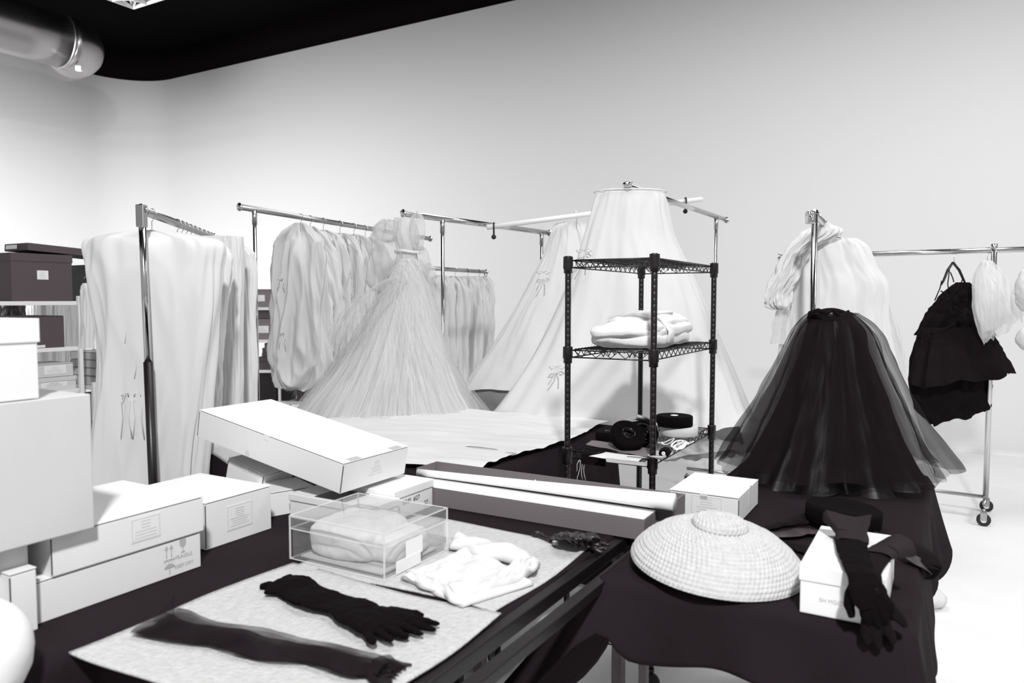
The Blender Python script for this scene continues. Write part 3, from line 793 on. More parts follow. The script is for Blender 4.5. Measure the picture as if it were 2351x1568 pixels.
def wire_shelf(z):
    mb = MB(mr); r = .0026; x0, x1, y0, y1 = -RW/2+.012, RW/2-.012, -RD/2+.012, RD/2-.012
    for zz in (z-.004, z-.034):
        mb.tube([(x0, y0, zz), (x1, y0, zz)], r*1.1, 6); mb.tube([(x0, y1, zz), (x1, y1, zz)], r*1.1, 6)
        mb.tube([(x0, y0, zz), (x0, y1, zz)], r*1.1, 6); mb.tube([(x1, y0, zz), (x1, y1, zz)], r*1.1, 6)
    def zig(a, b, n):
        a = Vector(a); b = Vector(b); pts = []
        for k in range(2*n+1): q = .04+.92*k/(2*n); p = a.lerp(b, q); p.z = z-.006 if k % 2 == 0 else z-.032; pts.append(p)
        mb.tube(pts, r*.8, 5)
    zig((x0, y0, 0), (x1, y0, 0), 5); zig((x0, y1, 0), (x1, y1, 0), 5); zig((x0, y0, 0), (x0, y1, 0), 13); zig((x1, y0, 0), (x1, y1, 0), 13)
    n = 26
    for k in range(1, n): y = y0+(y1-y0)*k/n; mb.tube([(x0, y, z), (x1, y, z)], r*.75, 5)
    for k in (1, 2): x = x0+(x1-x0)*k/3; mb.tube([(x, y0, z-.005), (x, y1, z-.005)], r, 5); zig((x, y0, 0), (x, y1, 0), 13)
    mb.build('wire_shelf', 'black_metal', rk, True)
for z in ZS: wire_shelf(z)

# folded towelling robe on the middle shelf
Z1 = ZS[1]+.002
rb = thing('folded_robe', 'folded white towelling robe tied with its belt on the middle wire shelf', 'robe', F(3.26, 1.2, Z1))
m4 = FR(3.27, 1.20, Z1); rnd = random.Random(6)
def slab(x, y, z, rx, ry, rz, sd, nm='folded_layer'):
    mb = MB(m4)
    def fn(u, v):
        th = 2*PI*u; ph = PI*v; sg = lambda q, e: math.copysign(abs(q)**e, q)
        p = Vector((rx*sg(math.sin(ph), .6)*sg(math.cos(th), .5), ry*sg(math.sin(ph), .6)*sg(math.sin(th), .5), rz*sg(math.cos(ph), .7)))
        n_ = noise.noise(Vector((p.x*9, p.y*7, sd*3.3))); n2 = noise.noise(Vector((p.x*24, p.y*18, p.z*30+sd)))
        p *= 1+.07*n_; p.z += .016*noise.noise(Vector((p.x*7+sd, p.y*7, 2)))+.007*n2
        return p+Vector((x, y, z))
    mb.grid(90, 44, fn, True); mb.build(nm, 'terry', rb, True)
slab(0, .0, .036, .168, .30, .038, 1); slab(-.005, -.03, .066, .162, .275, .032, 2); slab(.01, .06, .078, .165, .235, .036, 3)
slab(.0, .08, .108, .150, .20, .030, 4); slab(.01, -.13, .088, .140, .14, .028, 5); slab(0, .10, .128, .115, .13, .024, 6, 'rolled_sleeve')
mb = MB(m4); mb.tube([(.168, -.12, .02), (.172, -.11, .07), (.125, -.10, .122), (.0, -.07, .138), (-.12, -.06, .120), (-.168, -.06, .05), (-.166, -.06, .01)], [.034]*7, 18, flat=.3)
mb.tube([(.0, -.03, .14), (.05, .02, .152), (.10, .06, .148), (.03, .07, .156), (-.04, .0, .145)], [.022, .020, .022, .020, .022], 12, flat=.5)
mb.build('belt', 'terry', rb, True)

# things on the lower shelf
Z2 = ZS[2]+.002
def roll(label, m4, r, h, mt, group=None, core='plastic_white', hole=.018, name='ribbon_roll', cat='ribbon roll'):
    t = thing(name, label, cat, m4.translation, group)
    MB(m4).lathe([(hole, 0), (r-.004, 0), (r, .004), (r, h-.004), (r-.004, h), (hole, h), (hole, 0)], 48, False).build('wound_ribbon', mt, t, True)
    MB(m4).lathe([(hole-.006, .001), (hole, .001), (hole, h+.0015), (hole-.006, h+.0015), (hole-.006, .001)], 24, False).build('core', core, t, True)
    return t
cw = G(1556, 1000, Z2)+Vector((0, .02, 0))
roll('wide white ribbon roll under the black roll on the lower wire shelf', Matrix.Translation(cw+Vector((.01, 0, 0))), .088, .045, 'muslin_bright', core='paper')
roll('wide black ribbon roll lying on top of the white roll', Matrix.Translation(cw+Vector((-.015, -.01, .047))), .086, .048, 'black_soft')
def tiltm(p, rx, ry, rz=0): return Matrix.Translation(p) @ Matrix.Rotation(rz, 4, 'Z') @ Matrix.Rotation(rx, 4, 'X') @ Matrix.Rotation(ry, 4, 'Y')
roll('black velvet ribbon roll leaning forward, nearest on the lower shelf', tiltm(P(1440, 1012, 3.16)+Vector((0, .03, 0)), math.radians(38), math.radians(8)), .074, .044, 'black_soft', core='black_gloss', hole=.03)
roll('glossy black tape roll leaning behind the rack front post', tiltm(P(1478, 1008, 3.28)+Vector((0, .03, 0)), math.radians(52), math.radians(-18)), .078, .045, 'black_gloss', core='black_gloss', hole=.03)
roll('low flat black ribbon roll behind the velvet roll at left', Matrix.Translation(G(1402, 1016, Z2)+Vector((0, .06, .004))), .062, .038, 'black_soft', core='black_gloss')
mb = MB()
for k in range(3):
    c = P(1470, 985, 3.3+.01*k); pts = [c+Vector((.075*math.cos(a), .02*math.sin(a), .035*math.sin(a)+.008*k)) for a in [PI*j/14 for j in range(15)]]
    mb.tube(pts, .0028, 6)
mb.tube([P(1462, 955, 3.3), P(1480, 960, 3.3)], .008, 8)
tag(mb.build('cord_loops', 'scissor', smooth=True), 'pale cord looped over the black rolls on the lower wire shelf', 'cord')
def flatquad(quad, z, th, name, mt, label, cat, amp=.004, wob=.0):
    a, b, c2, d = [G(x, y, z) for x, y in quad]
    def fn(u, v):
        p = a.lerp(b, u).lerp(d.lerp(c2, u), v); return p+Vector((0, 0, amp*(.5+noise.noise(p*15))))
    mb = MB(); mb.grid(24, 24, fn); return tag(mb.build(name, mt, smooth=True, thick=th, origin=(a+b+c2+d)/4), label, cat)
flatquad([(1345, 1022), (1358, 1013), (1535, 1038), (1522, 1056)], Z2+.006, .004, 'felt_strip', 'box_mid', 'grey felt strip under the black rolls on the lower wire shelf', 'felt')
flatquad([(1352, 1050), (1390, 1040), (1478, 1048), (1466, 1061)], Z2+.002, .001, 'paper_sheet', 'paper', 'white papers lying at the front of the lower wire shelf', 'paper')
flatquad([(1390, 1052), (1480, 1062), (1484, 1070), (1392, 1060)], Z2+.008, .003, 'ruler', 'scissor', 'grey rule lying along the front of the lower wire shelf', 'ruler', .0)
# dark tag hanging on shelf edge
m4 = mr @ Matrix.Translation((-.07, -RD/2+.005, ZS[2]-.034))
tag(MB(m4).box(-.055, .055, -.004, 0, -.018, .026, .001).build('shelf_tag', 'black_fabric'), 'black plate hanging on the front edge of the lower wire shelf', 'sign')
# scissors, spool, ribbons
sc = thing('scissors', 'grey-handled scissors sticking out beside the rack front post', 'scissors', G(1500, 1050, Z2))
for px, py in ((1508, 1049), (1522, 1043)):
    q = G(px, py, Z2+.008); MB().tube([q+Vector((.034*math.cos(a)*.86+.012*math.sin(a), -.034*math.cos(a)*.5+.018*math.sin(a), .004)) for a in [2*PI*k/20 for k in range(20)]], .0055, 8, closed=True).build('handle_ring', 'scissor', sc, True)
MB().tube([G(1500, 1052, Z2+.006), G(1440, 1048, Z2+.006)], [.006, .003], 8, flat=.4).build('blade', 'brushed', sc, True)
roll('small dark ribbon spool lying on its side among white ribbons', tiltm(G(1530, 1036, Z2+.022), PI/2, 0, math.radians(-25)), .020, .05, 'black_fabric', hole=.008, name='ribbon_spool', cat='spool')
mb = MB(); rnd = random.Random(5)
for k in range(5):
    c = G(rnd.uniform(1530, 1575), rnd.uniform(1008, 1030), Z2+.010)
    pts = [c+Vector((.042*math.cos(j*.28+k)*(1-.02*j), .034*math.sin(j*.33+k*1.7), .010+.009*math.sin(j*.4+k))) for j in range(24)]
    mb.tube(pts, .0055, 8, flat=.35)
tag(mb.build('loose_ribbon', 'plastic_white', smooth=True), 'tangled white ribbon in front of the white roll on the shelf', 'ribbon')
mb = MB()
for k, (x0, x1, y1) in enumerate(((1332, 1326, 1105), (1334, 1338, 1100), (1341, 1343, 1102), (1330, 1322, 1082))):
    pts = [P(x0+(x1-x0)*j/5+2*math.sin(j+k), 1056+(y1-1056)*j/5, 3.17) for j in range(6)]; mb.tube(pts, .005, 6, flat=.25)
tag(mb.build('hanging_ribbon', 'muslin_bright', smooth=True), 'white ribbon ends hanging below the lower wire shelf', 'ribbon')

# ------------------------------------------------------------------ garment rails
def caster(m4, parent, r=.045):
    cs = MB(m4).lathe([(.010, r*2+.03), (.012, r*2+.01), (.006, r*2+.01), (.006, r*1.6)], 12).build('caster_fork', 'brushed', parent, True)
    mb = MB(m4); mb.box(-.018, -.014, -.02, .02, r*.9, r*2+.012); mb.box(.014, .018, -.02, .02, r*.9, r*2+.012); mb.box(-.018, .018, -.02, .02, r*2+.006, r*2+.014); mb.build('fork_plate', 'brushed', cs)
    w1 = MB(m4 @ Matrix.Translation((0, 0, r)) @ Matrix.Rotation(PI/2, 4, 'Y') @ Matrix.Translation((0, 0, -.011))).lathe([(r*.72, 0), (r*.95, 0), (r, .004), (r, .018), (r*.95, .022), (r*.72, .022)], 28)
    w1.build('tyre', 'rubber', cs, True)
    MB(m4 @ Matrix.Translation((0, 0, r)) @ Matrix.Rotation(PI/2, 4, 'Y') @ Matrix.Translation((0, 0, -.0115))).lathe([(r*.2, 0), (r*.7, .001), (r*.74, .004), (r*.74, .019), (r*.7, .022), (r*.2, .023)], 28).build('wheel_hub', 'plastic_white', cs, True)
def rail(label, a, b, posts, barmat='brushed', r=.0155, postr=.012, base=True, lean=None, low=None, group=None, basebar=.22, nest=True):
    """a, b: ends of the top rail; posts: fractions along it"""
    t = thing('garment_rail', label, 'clothes rail', Vector(((a.x+b.x)/2, (a.y+b.y)/2, 0)), group)
    MB().tube([a, b], r, 16, flat=1.25).build('top_rail', barmat, t, True)
    for q, e in ((a, -1), (b, 1)):
        d = (b-a).normalized(); MB().tube([q-d*.004, q+d*.004], r*1.45, 16, flat=1.2).build('end_cap', 'chrome', t, True)
    d = (b-a); d.z = 0; d.normalize(); pr = Vector((-d.y, d.x, 0)); bases = []
    for i, f in enumerate(posts):
        p = a.lerp(b, f); ln = lean[i] if lean else Vector()
        q = Vector((p.x, p.y, 0))+ln; q.z = .16
        if low:
            mid = p.lerp(q, low)
            MB().tube([p, mid], postr, 16).build('post', 'chrome', t, True); MB().tube([mid, q], postr*1.25, 16).build('lower_post', 'black_metal', t, True)
        else:
            MB().tube([p, q], postr, 16).build('post', 'chrome', t, True)
            if nest: MB().tube([p-Vector((0, 0, .0)), p.lerp(q, .05)], postr*1.35, 16).build('post_sleeve', 'brushed', t, True)
        bases.append(q)
        if base:
            MB().tube([q-pr*basebar, q+pr*basebar], .014, 12).build('foot_bar', 'brushed', t, True)
            for s in (-1, 1):
                e = q+pr*basebar*s; e.z = 0; caster(Matrix.Translation(e) @ Matrix.Rotation(math.atan2(pr.y, pr.x), 4, 'Z'), t)
    if base and len(bases) > 1: MB().tube([bases[0], bases[1]], .013, 12).build('bottom_bar', 'brushed', t, True)
    return t
lg = F(2.73, 1.66); MB().box(lg.x-.02, lg.x+.02, lg.y-.02, lg.y+.02, .13, TZ-.035, .002).build('caster_leg', 'frame_metal', tD)
caster(Matrix.Translation(lg) @ Matrix.Rotation(.6, 4, 'Z'), tD, .05)
# rail 1
r1a = P(325, 482, 3.28); r1b = P(492, 545, 4.72); r1b.z = r1a.z
l1 = P(352, 1115, 3.28); dz = r1a.z-l1.z; ln = Vector(((l1.x-r1a.x)*(r1a.z-.16)/dz, 0, 0))
R1 = rail('silver garment rail at left with black lower post, nearest the boxes', r1a, r1b, (0, .97), lean=[ln, Vector()], low=.36, postr=.0155)
MB().box(r1a.x-.018, r1a.x+.017, r1a.y-.02, r1a.y+.02, r1a.z-.075, r1a.z+.022, .004).build('corner_joint', 'brushed', R1)
# rail 2
r2a = P(550, 475, 4.92); r2b = P(988, 543, 7.1); r2b.z = r2a.z-.03
rail('silver garment rail carrying the rumpled bags behind the tulle gown', r2a, r2b, (.055, .9))
# rail 3
r3a = P(926, 490, 4.80); r3b = P(1262, 536, 6.2); r3b.z = r3a.z
rail('chrome garment rail whose near end holds the tulle gown', r3a, r3b, (.22, .93), barmat='chrome')
# rail 4
r4a = P(960, 614, 7.1); r4b = P(1117, 622, 7.95); r4b.z = r4a.z-.01
rail('low silver garment rail with bags, farthest behind the tulle gown', r4a, r4b, (.05, .985))
# rail 5
r5a = P(1440, 428, 4.62); r5b = P(1668, 505, 6.55); r5b.z = r5a.z
R5 = rail('chrome garment rail rising above the big white skirt cover', r5a, r5b, (.10, .86), barmat='chrome')
MB().ellip(r5a+Vector((0, 0, .01)), (.03, .03, .02), n=14).build('end_knob', 'chrome', R5, True)
# white tube across rails 3 and 5
ta = P(1118, 522, 5.45); tb = P(1612, 457, 5.72)
tag(MB().tube([ta, tb], .018, 20).build('cross_tube', 'plastic_white', smooth=True), 'white tube laid across two garment rails above the skirts', 'tube')
for px, lb in ((1133, 'black clamp fixing the white tube at its left end'), (1572, 'black clamp fixing the white tube at its right end')):
    p = ta.lerp(tb, (px-1118)/(1612-1118)); q = p-Vector((0, .0, .035)); mb = MB()
    mb.tube([p+Vector((0, .030*math.cos(a), .032*math.sin(a)-.006)) for a in [2*PI*k/16 for k in range(16)]], .006, 8, closed=True)
    mb.tube([q, q-Vector((0, 0, .03))], .007, 8); mb.ellip(q-Vector((0, 0, .04)), (.018, .018, .018), n=12)
    tag(mb.build('clamp', 'rubber', smooth=True), lb, 'clamp')
# rail 6 (bracket post in front of the white gown)
r6a = P(1871, 492, 4.0); r6b = P(1922, 540, 5.5); r6b.z = r6a.z
R6 = rail('chrome garment rail rising behind the black tulle skirt', r6a, r6b, (0, .98), barmat='chrome', postr=.0155, nest=False)
mb = MB(); mb.box(r6a.x-.045, r6a.x-.005, r6a.y-.03, r6a.y+.02, r6a.z-.05, r6a.z+.015, .005); mb.ellip(r6a+Vector((-.03, -.035, -.02)), (.014, .014, .014), n=12); mb.ellip(r6a+Vector((-.03, -.035, 0)), (.012, .012, .012), n=12)
mb.build('rail_bracket', 'chrome', R6, True)
# rail 7
r7a = P(1788, 590, 6.3); r7b = P(2420, 572, 5.25); r7b.z = r7a.z
pf = (P(2278, 575, 5.47).x-r7a.x)/(r7b.x-r7a.x)
R7 = rail('chrome garment rail at right carrying the black dress', r7a, r7b, (pf, .12), barmat='chrome', postr=.019, nest=False)
pp = r7a.lerp(r7b, pf); MB().tube([pp, pp+Vector((0, 0, .045))], .021, 16).build('post_top', 'chrome', R7, True)

# ------------------------------------------------------------------ soft hanging shapes
def interp(rows, v):
    n = len(rows)-1; x = min(v*n, n-1e-6); i = int(x); f = x-i; out = []
    p0, p1, p2, p3 = rows[max(i-1, 0)], rows[i], rows[i+1], rows[min(i+2, n)]
    for a, b, c, d in zip(p0, p1, p2, p3): out.append(.5*((2*b)+(c-a)*f+(2*a-5*b+4*c-d)*f*f+(3*b-a-3*c+d)*f**3))
    return out
def soft(rows, Y, dr=.6, seg=160, nrow=60, folds=((9, .03), (17, .02)), seed=0, wr=.01, wrs=6, hem=.0, hemk=5, power=1.0, dY=0, tiltx=0, foldpow=1.0, start=0.0, close=True, sharp=False, vwr=.6, twist=0, wob=1.2, cr=0, crs=7):
    """rows: (left px, right px, py) from top to bottom seen at depth Y (+dY at the bottom); the shape is a full closed ring"""
    W = []
    for i, r in enumerate(rows):
        yy = Y + dY*i/(len(rows)-1); a = P(r[0], r[2], yy); b = P(r[1], r[2], yy)
        rd = r[3] if len(r) > 3 else dr
        W.append(((a.x+b.x)/2, yy, a.z, (b.x-a.x)/2, abs(b.x-a.x)/2*rd))
    rnd = random.Random(seed); ph = [rnd.uniform(0, 6.28) for _ in folds]
    def fn(u, v):
        cx, cy, z, rx, ry = interp(W, v); th = 2*PI*u
        f = 0
        for (k, a), p in zip(folds, ph):
            q = math.sin(k*th+p+twist*v+wob*noise.noise(Vector((math.cos(th), math.sin(th), v*1.5+seed+k))))
            if sharp: q = 1-2*abs(q)**.7
            f += a*q
        f *= (start+(1-start)*v)**foldpow
        ct, st = math.cos(th), math.sin(th)
        ct2 = math.copysign(abs(ct)**power, ct); st2 = math.copysign(abs(st)**power, st)
        R_ = max(.001, 1+f)
        wnz = wr*noise.noise(Vector((ct*wrs*.5, st*wrs*.5, v*wrs*vwr+seed*3.1))) + wr*.5*noise.noise(Vector((ct*wrs*1.4+5, st*wrs*1.4, v*wrs*1.6+seed)))
        if cr:
            a_ = noise.noise(Vector((ct*crs*.30+seed, st*crs*.3, v*crs*.55+ct*1.3))); b_ = noise.noise(Vector((ct*crs*.75, st*crs*.75+seed, v*crs*1.0-ct*1.8)))
            wnz += cr*((1-3.2*abs(a_))+.25*(1-3*abs(b_)))*min(1, .3+v*4)
        x = cx+rx*ct2*R_+ct*wnz; y = cy+ry*st2*R_+st*wnz
        zz = z+hem*(math.sin(hemk*th+seed)+.5*math.sin(2.3*hemk*th))*max(0, (v-.9)*10) + tiltx*ct*v
        return Vector((x, y, zz))
    mb = MB(); mb.grid(seg, nrow, fn, True)
    if close: mb.f.append(tuple(range(seg))[::-1])
    return mb
def hook(p, rod_r=.016, h=.10, parent=None, mt='chrome', r=.0022, d=None):
    """wire hanger hook round the rail above point p"""
    d = d or Vector((1, 0, 0)); top = p
    pts = [top-Vector((0, 0, h)), top-Vector((0, 0, .035))]+[top+d*(.022*math.cos(a))+Vector((0, 0, .022*math.sin(a))) for a in [-.9+(PI+.7)*k/10 for k in range(11)]]
    return MB().tube(pts, r, 6).build('hanger_hook', mt, parent, True)

def bag(label, rows, Y, railp, seed, mt='muslin', dr=.30, group=None, wr=.03, folds=((3, .05), (7, .05), (12, .03)), power=.75, ties=(), dY=0, wrs=7, hk=True, cr=0, crs=7):
    t = thing('garment_bag', label, 'garment bag', P((rows[-1][0]+rows[-1][1])/2, rows[-1][2], Y), group)
    mb = soft(rows, Y, dr, seg=190, nrow=90, folds=folds, seed=seed, wr=wr, wrs=wrs, power=power, dY=dY, start=.25, hem=.01, sharp=False, wob=.7, cr=cr, crs=crs)
    mb.f.append(tuple(range(190*89, 190*90)))
    mb.build('bag_body', mt, t, True)
    if hk: hook(railp, parent=t, h=.13)
    for (px, py, ln) in ties:
        q = P(px, py, Y-.09); tb_ = MB()
        for s in (-1, 1):
            tb_.tube([q, q+Vector((s*.02, -.01, -.02*ln)), q+Vector((s*.014, -.012, -.06*ln)), q+Vector((s*.025, -.01, -.11*ln))], .004, 6, flat=.4)
            tb_.tube([q, q+Vector((s*.012, -.01, .006)), q+Vector((s*.016, -.012, -.008)), q], .0025, 5)
        tb_.build('tie', 'muslin_bright', t, True)
    return t
# rail 1 bags
def on1(f): return r1a.lerp(r1b, f)
bag('broad cream garment bag right behind the near rail post', [(325, 352, 528), (240, 440, 540), (200, 502, 560), (205, 505, 620), (212, 500, 700), (220, 492, 800), (222, 484, 900), (215, 470, 1000), (208, 455, 1100), (200, 452, 1180), (200, 450, 1260)], 3.46, on1(.10), 3,
    mt='muslin', dr=.36, wr=.03, ties=((300, 715, 1.3), (322, 812, 1), (290, 905, 1.8), (318, 905, 1.8)), folds=((2, .04), (3, .035), (7, .012)), wrs=3.2, cr=.016, crs=5)
bag('cream garment bag with curved shoulder, second from the near post', [(400, 440, 548), (330, 500, 560), (300, 530, 590), (300, 524, 680), (305, 512, 800), (310, 508, 900), (310, 500, 1000), (310, 495, 1120)], 3.85, on1(.40), 5, dr=.3, wr=.02, folds=((2, .05), (5, .02)), wrs=3, cr=.018, crs=7)
bag('boxy smooth cream garment bag, third along the left rail', [(452, 552, 544), (448, 556, 548), (440, 557, 600), (440, 556, 700), (440, 555, 820), (440, 554, 930), (440, 553, 1080)], 4.22, on1(.65), 7, dr=.4, wr=.008, folds=((3, .01),), power=.45)
bag('cream garment bag at the far end of the left rail', [(505, 545, 562), (480, 575, 575), (470, 584, 600), (470, 586, 700), (470, 588, 800), (470, 586, 930), (470, 586, 1050)], 4.62, on1(.93), 9, dr=.3, wr=.02, power=.6)
for k, f in enumerate((.04, .48, .52, .57, .61, .70, .75, .80, .85)):
    pass
hk_g = 'hanger hooks on the left rail'
for f in (.03, .46, .52, .58, .72, .80, .87):
    h_ = hook(on1(f), h=.06); h_.name = 'wire_hanger'; tag(h_, 'bare wire hanger hook on the left garment rail', 'hanger', hk_g)
# rail 2 bags
def on2(px):
    d = ray(px, 500); a = r2a; b = r2b; k = d.x/d.y; f = (k*a.y-a.x)/((b.x-a.x)-k*(b.y-a.y)); return a.lerp(b, f)
B2 = [(690, [(682, 700, 512), (652, 722, 535), (634, 740, 570), (632, 748, 650), (630, 752, 730), (626, 756, 800), (628, 755, 850), (640, 742, 885), (665, 720, 895)], 'rumpled ivory garment bag at the left end of the middle rail', 11, ((648, 765, 1), (645, 640, .7))),
      (712, [(706, 720, 520), (690, 745, 548), (672, 770, 600), (668, 780, 700), (672, 778, 800), (690, 765, 860)], 'rumpled ivory garment bag, second along the middle rail', 13, ()),
      (742, [(734, 750, 528), (722, 775, 545), (712, 792, 590), (710, 798, 680), (715, 795, 780), (720, 790, 850)], 'rumpled ivory garment bag, third along the middle rail', 15, ()),
      (780, [(772, 790, 535), (762, 808, 552), (752, 826, 600), (750, 832, 700), (755, 828, 800), (760, 822, 850)], 'rumpled ivory garment bag, fourth along the middle rail', 17, ()),
      (812, [(806, 822, 538), (796, 840, 552), (786, 858, 600), (786, 862, 700), (790, 855, 800), (795, 850, 850)], 'rumpled ivory garment bag, fifth along the middle rail', 19, ()),
      (838, [(832, 850, 545), (822, 868, 556), (812, 886, 600), (812, 890, 700), (815, 885, 800)], 'rumpled ivory garment bag half hidden by the tulle sleeve', 21, ())]
for px, rows, lb, sd, ties in B2:
    rp = on2(px); bag(lb, rows, rp.y+.02, rp, sd, mt='muslin_old', dr=.26, wr=.02, ties=ties, folds=((2, .08), (4, .05)), wrs=4, cr=.034, crs=5+(sd % 4)*.5)
# rail 4 bags
B4 = [(1012, [(1005, 1020, 632), (985, 1030, 642), (975, 1040, 680), (978, 1042, 780), (985, 1040, 880)], 'small garment bag just right of the rail post behind the gown', 31),
      (1040, [(1032, 1048, 634), (1015, 1062, 642), (1008, 1074, 680), (1010, 1072, 780), (1015, 1068, 880)], 'small garment bag in the middle of the farthest rail', 33),
      (1070, [(1062, 1078, 634), (1046, 1094, 642), (1040, 1104, 690), (1042, 1102, 780), (1045, 1100, 880)], 'small garment bag, second from right on the farthest rail', 35),
      (1098, [(1090, 1106, 634), (1076, 1122, 644), (1070, 1130, 690), (1072, 1128, 780), (1075, 1112, 860)], 'small garment bag at the right end of the farthest rail', 37)]
for i, (px, rows, lb, sd) in enumerate(B4):
    f = (px-960)/(1117-960); rp = r4a.lerp(r4b, f); bag(lb, rows, rp.y, rp, sd, mt='muslin_old', dr=.3, wr=.02, folds=((2, .08), (5, .04)), wrs=4, cr=.028, crs=5.5)

# tulle gown
gw = thing('tulle_gown', 'pale pleated tulle gown with sheer balloon sleeves hanging from the rail end', 'gown', P(890, 965, 4.75))
SK = [(908, 962, 597), (896, 975, 625), (868, 992, 690), (830, 1012, 760), (785, 1037, 830), (735, 1065, 890), (690, 1094, 940)]
YG = 4.8
soft(SK, YG, .85, seg=640, nrow=50, folds=((53, .026), (29, .018), (7, .03)), seed=4, wr=.012, hem=.006, start=.35, sharp=True, wob=.35, dY=-.02).build('pleated_skirt', 'tulle_in', gw, True)
soft([(906, 964, 594), (890, 980, 622), (858, 998, 690), (815, 1018, 765), (768, 1045, 835), (712, 1075, 900), (678, 1104, 946)], YG-.01, .88, seg=420, nrow=44, wob=.5, folds=((31, .04), (13, .04), (7, .05)), seed=9, wr=.02, hem=.012, hemk=7, start=.3, close=False).build('sheer_overskirt', 'tulle_out', gw, True)
soft([(890, 930, 640), (840, 925, 670), (790, 900, 715), (765, 880, 760), (762, 850, 800)], YG-.12, .35, seg=200, nrow=36, folds=((23, .07), (9, .08)), seed=12, wr=.03, hem=.02, start=.4, close=False).build('trailing_tulle', 'tulle_out', gw, True)
soft([(905, 950, 500), (902, 958, 520), (905, 962, 550), (912, 958, 580), (910, 962, 600)], YG, .6, seg=60, nrow=24, folds=((7, .03),), seed=2, wr=.01).build('bodice', 'tulle_puff', gw, True)
soft([(918, 944, 503), (912, 950, 520), (910, 954, 550), (918, 950, 575), (914, 956, 600)], YG, .6, seg=50, nrow=20, folds=((5, .02),), seed=6, wr=.006).build('bodice_lining', 'muslin', gw, True)
mb = MB(); cw_ = P(936, 578, YG); mb.tube([cw_+Vector((.075*math.cos(a), .05*math.sin(a), .006*math.sin(a*2))) for a in [2*PI*k/24 for k in range(24)]], .012, 8, flat=.8, closed=True)
mb.tube([P(958, 578, YG-.05), P(962, 600, YG-.06), P(956, 640, YG-.07)], .008, 8, flat=.4); mb.build('waist_ribbon', 'muslin_bright', gw, True)
def puff(cs, nm, seed):
    for i, (px, py, rx, rz) in enumerate(cs):
        c = P(px, py, YG-.03+.02*i)
        mb = MB(); k = YG/FPX
        def fn(u, v):
            th = 2*PI*u; ph = PI*v; r = 1+.18*noise.noise(Vector((math.cos(th)*2, math.sin(th)*2, ph*1.5+seed+i)))+.07*math.sin(9*th+ph*2)
            return c+Vector((rx*k*math.sin(ph)*math.cos(th)*r, rx*k*.6*math.sin(ph)*math.sin(th)*r, rz*k*math.cos(ph)*r))
        mb.grid(70, 40, fn, True); mb.build(nm, 'tulle_puff', gw, True)
puff([(886, 575, 38, 62), (870, 620, 34, 48), (892, 530, 36, 24)], 'left_sleeve', 1)
puff([(958, 530, 18, 40), (972, 605, 16, 34), (985, 628, 15, 22)], 'right_sleeve', 5)
hook(r3a+Vector((0, 0, 0)), parent=gw, h=.05)
mb = MB()
for s in (-1, 1): mb.tube([P(928, 500, YG), P(928+s*14, 508, YG)], .004, 6)
mb.build('hanger', 'plastic_white', gw)

# big white skirt covers
sk1 = thing('skirt_cover', 'large white conical skirt cover behind the wire rack, nearer of two', 'skirt cover', P(1425, 1000, 4.75))
big = [(1374, 1520, 438), (1363, 1532, 462), (1340, 1548, 540), (1306, 1590, 640), (1262, 1630, 740), (1205, 1670, 840), (1150, 1702, 920), (1114, 1722, 965)]
soft(big, 4.75, .62, seg=260, nrow=80, folds=((11, .018), (23, .012), (5, .02)), seed=3, wr=.016, wrs=5, hem=.010, hemk=3, start=.5).build('cover_cloth', 'muslin_bright', sk1, True)
soft([(1300, 1560, 920), (1235, 1640, 1000), (1242, 1705, 1018)], 4.62, .60, seg=160, nrow=20, folds=((13, .02),), seed=6, wr=.02, hem=.02, close=False, dY=.0).build('inner_petticoat', 'tulle_white', sk1, True)
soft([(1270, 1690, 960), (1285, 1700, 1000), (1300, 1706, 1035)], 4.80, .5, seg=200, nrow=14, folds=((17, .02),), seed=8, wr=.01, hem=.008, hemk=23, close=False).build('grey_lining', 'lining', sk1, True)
mb = MB(); k_ = P(1447, 437, 4.75)
mb.tube([P(1447, 441, 4.75)+Vector((.225*math.cos(a), .14*math.sin(a), 0)) for a in [2*PI*k/40 for k in range(40)]], .004, 8, closed=True); mb.build('gathered_waist', 'muslin_bright', sk1, True)
hook(P(1447, 425, 4.75), parent=sk1, h=.05)
def tiebow(px, py, Y, parent, ln=1):
    q = P(px, py, Y); tb_ = MB()
    for s in (-1, 1):
        tb_.tube([q, q+Vector((s*.03, -.01, .012)), q+Vector((s*.045, -.015, -.004)), q+Vector((s*.03, -.01, -.014)), q], [.004, .006, .007, .006, .004], 8, flat=.5)
        tb_.tube([q, q+Vector((s*.012, -.01, -.06*ln)), q+Vector((s*.03-.02, -.01, -.13*ln))], [.004, .006, .007], 6, flat=.5)
    tb_.build('tie', 'muslin_bright', parent, True)
tiebow(1340, 575, 4.57, sk1); tiebow(1278, 842, 4.38, sk1, .8); tiebow(1240, 975, 4.28, sk1, .6)
sk2 = thing('skirt_cover', 'white conical skirt cover hanging left behind the larger one', 'skirt cover', P(1290, 900, 5.5))
soft([(1284, 1338, 510), (1270, 1356, 522), (1250, 1380, 575), (1208, 1420, 665), (1155, 1450, 755), (1105, 1480, 830), (1060, 1510, 890)], 5.62, .40, seg=220, nrow=60, folds=((11, .02), (19, .014)), seed=14, wr=.016, hem=.012, hemk=3, start=.5).build('cover_cloth', 'muslin_bright', sk2, True)
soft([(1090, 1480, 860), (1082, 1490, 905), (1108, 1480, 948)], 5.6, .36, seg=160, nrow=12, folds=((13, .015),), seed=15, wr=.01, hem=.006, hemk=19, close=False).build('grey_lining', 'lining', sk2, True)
tiebow(1247, 625, 5.42, sk2); hook(P(1324, 492, 5.56), parent=sk2, h=.10)

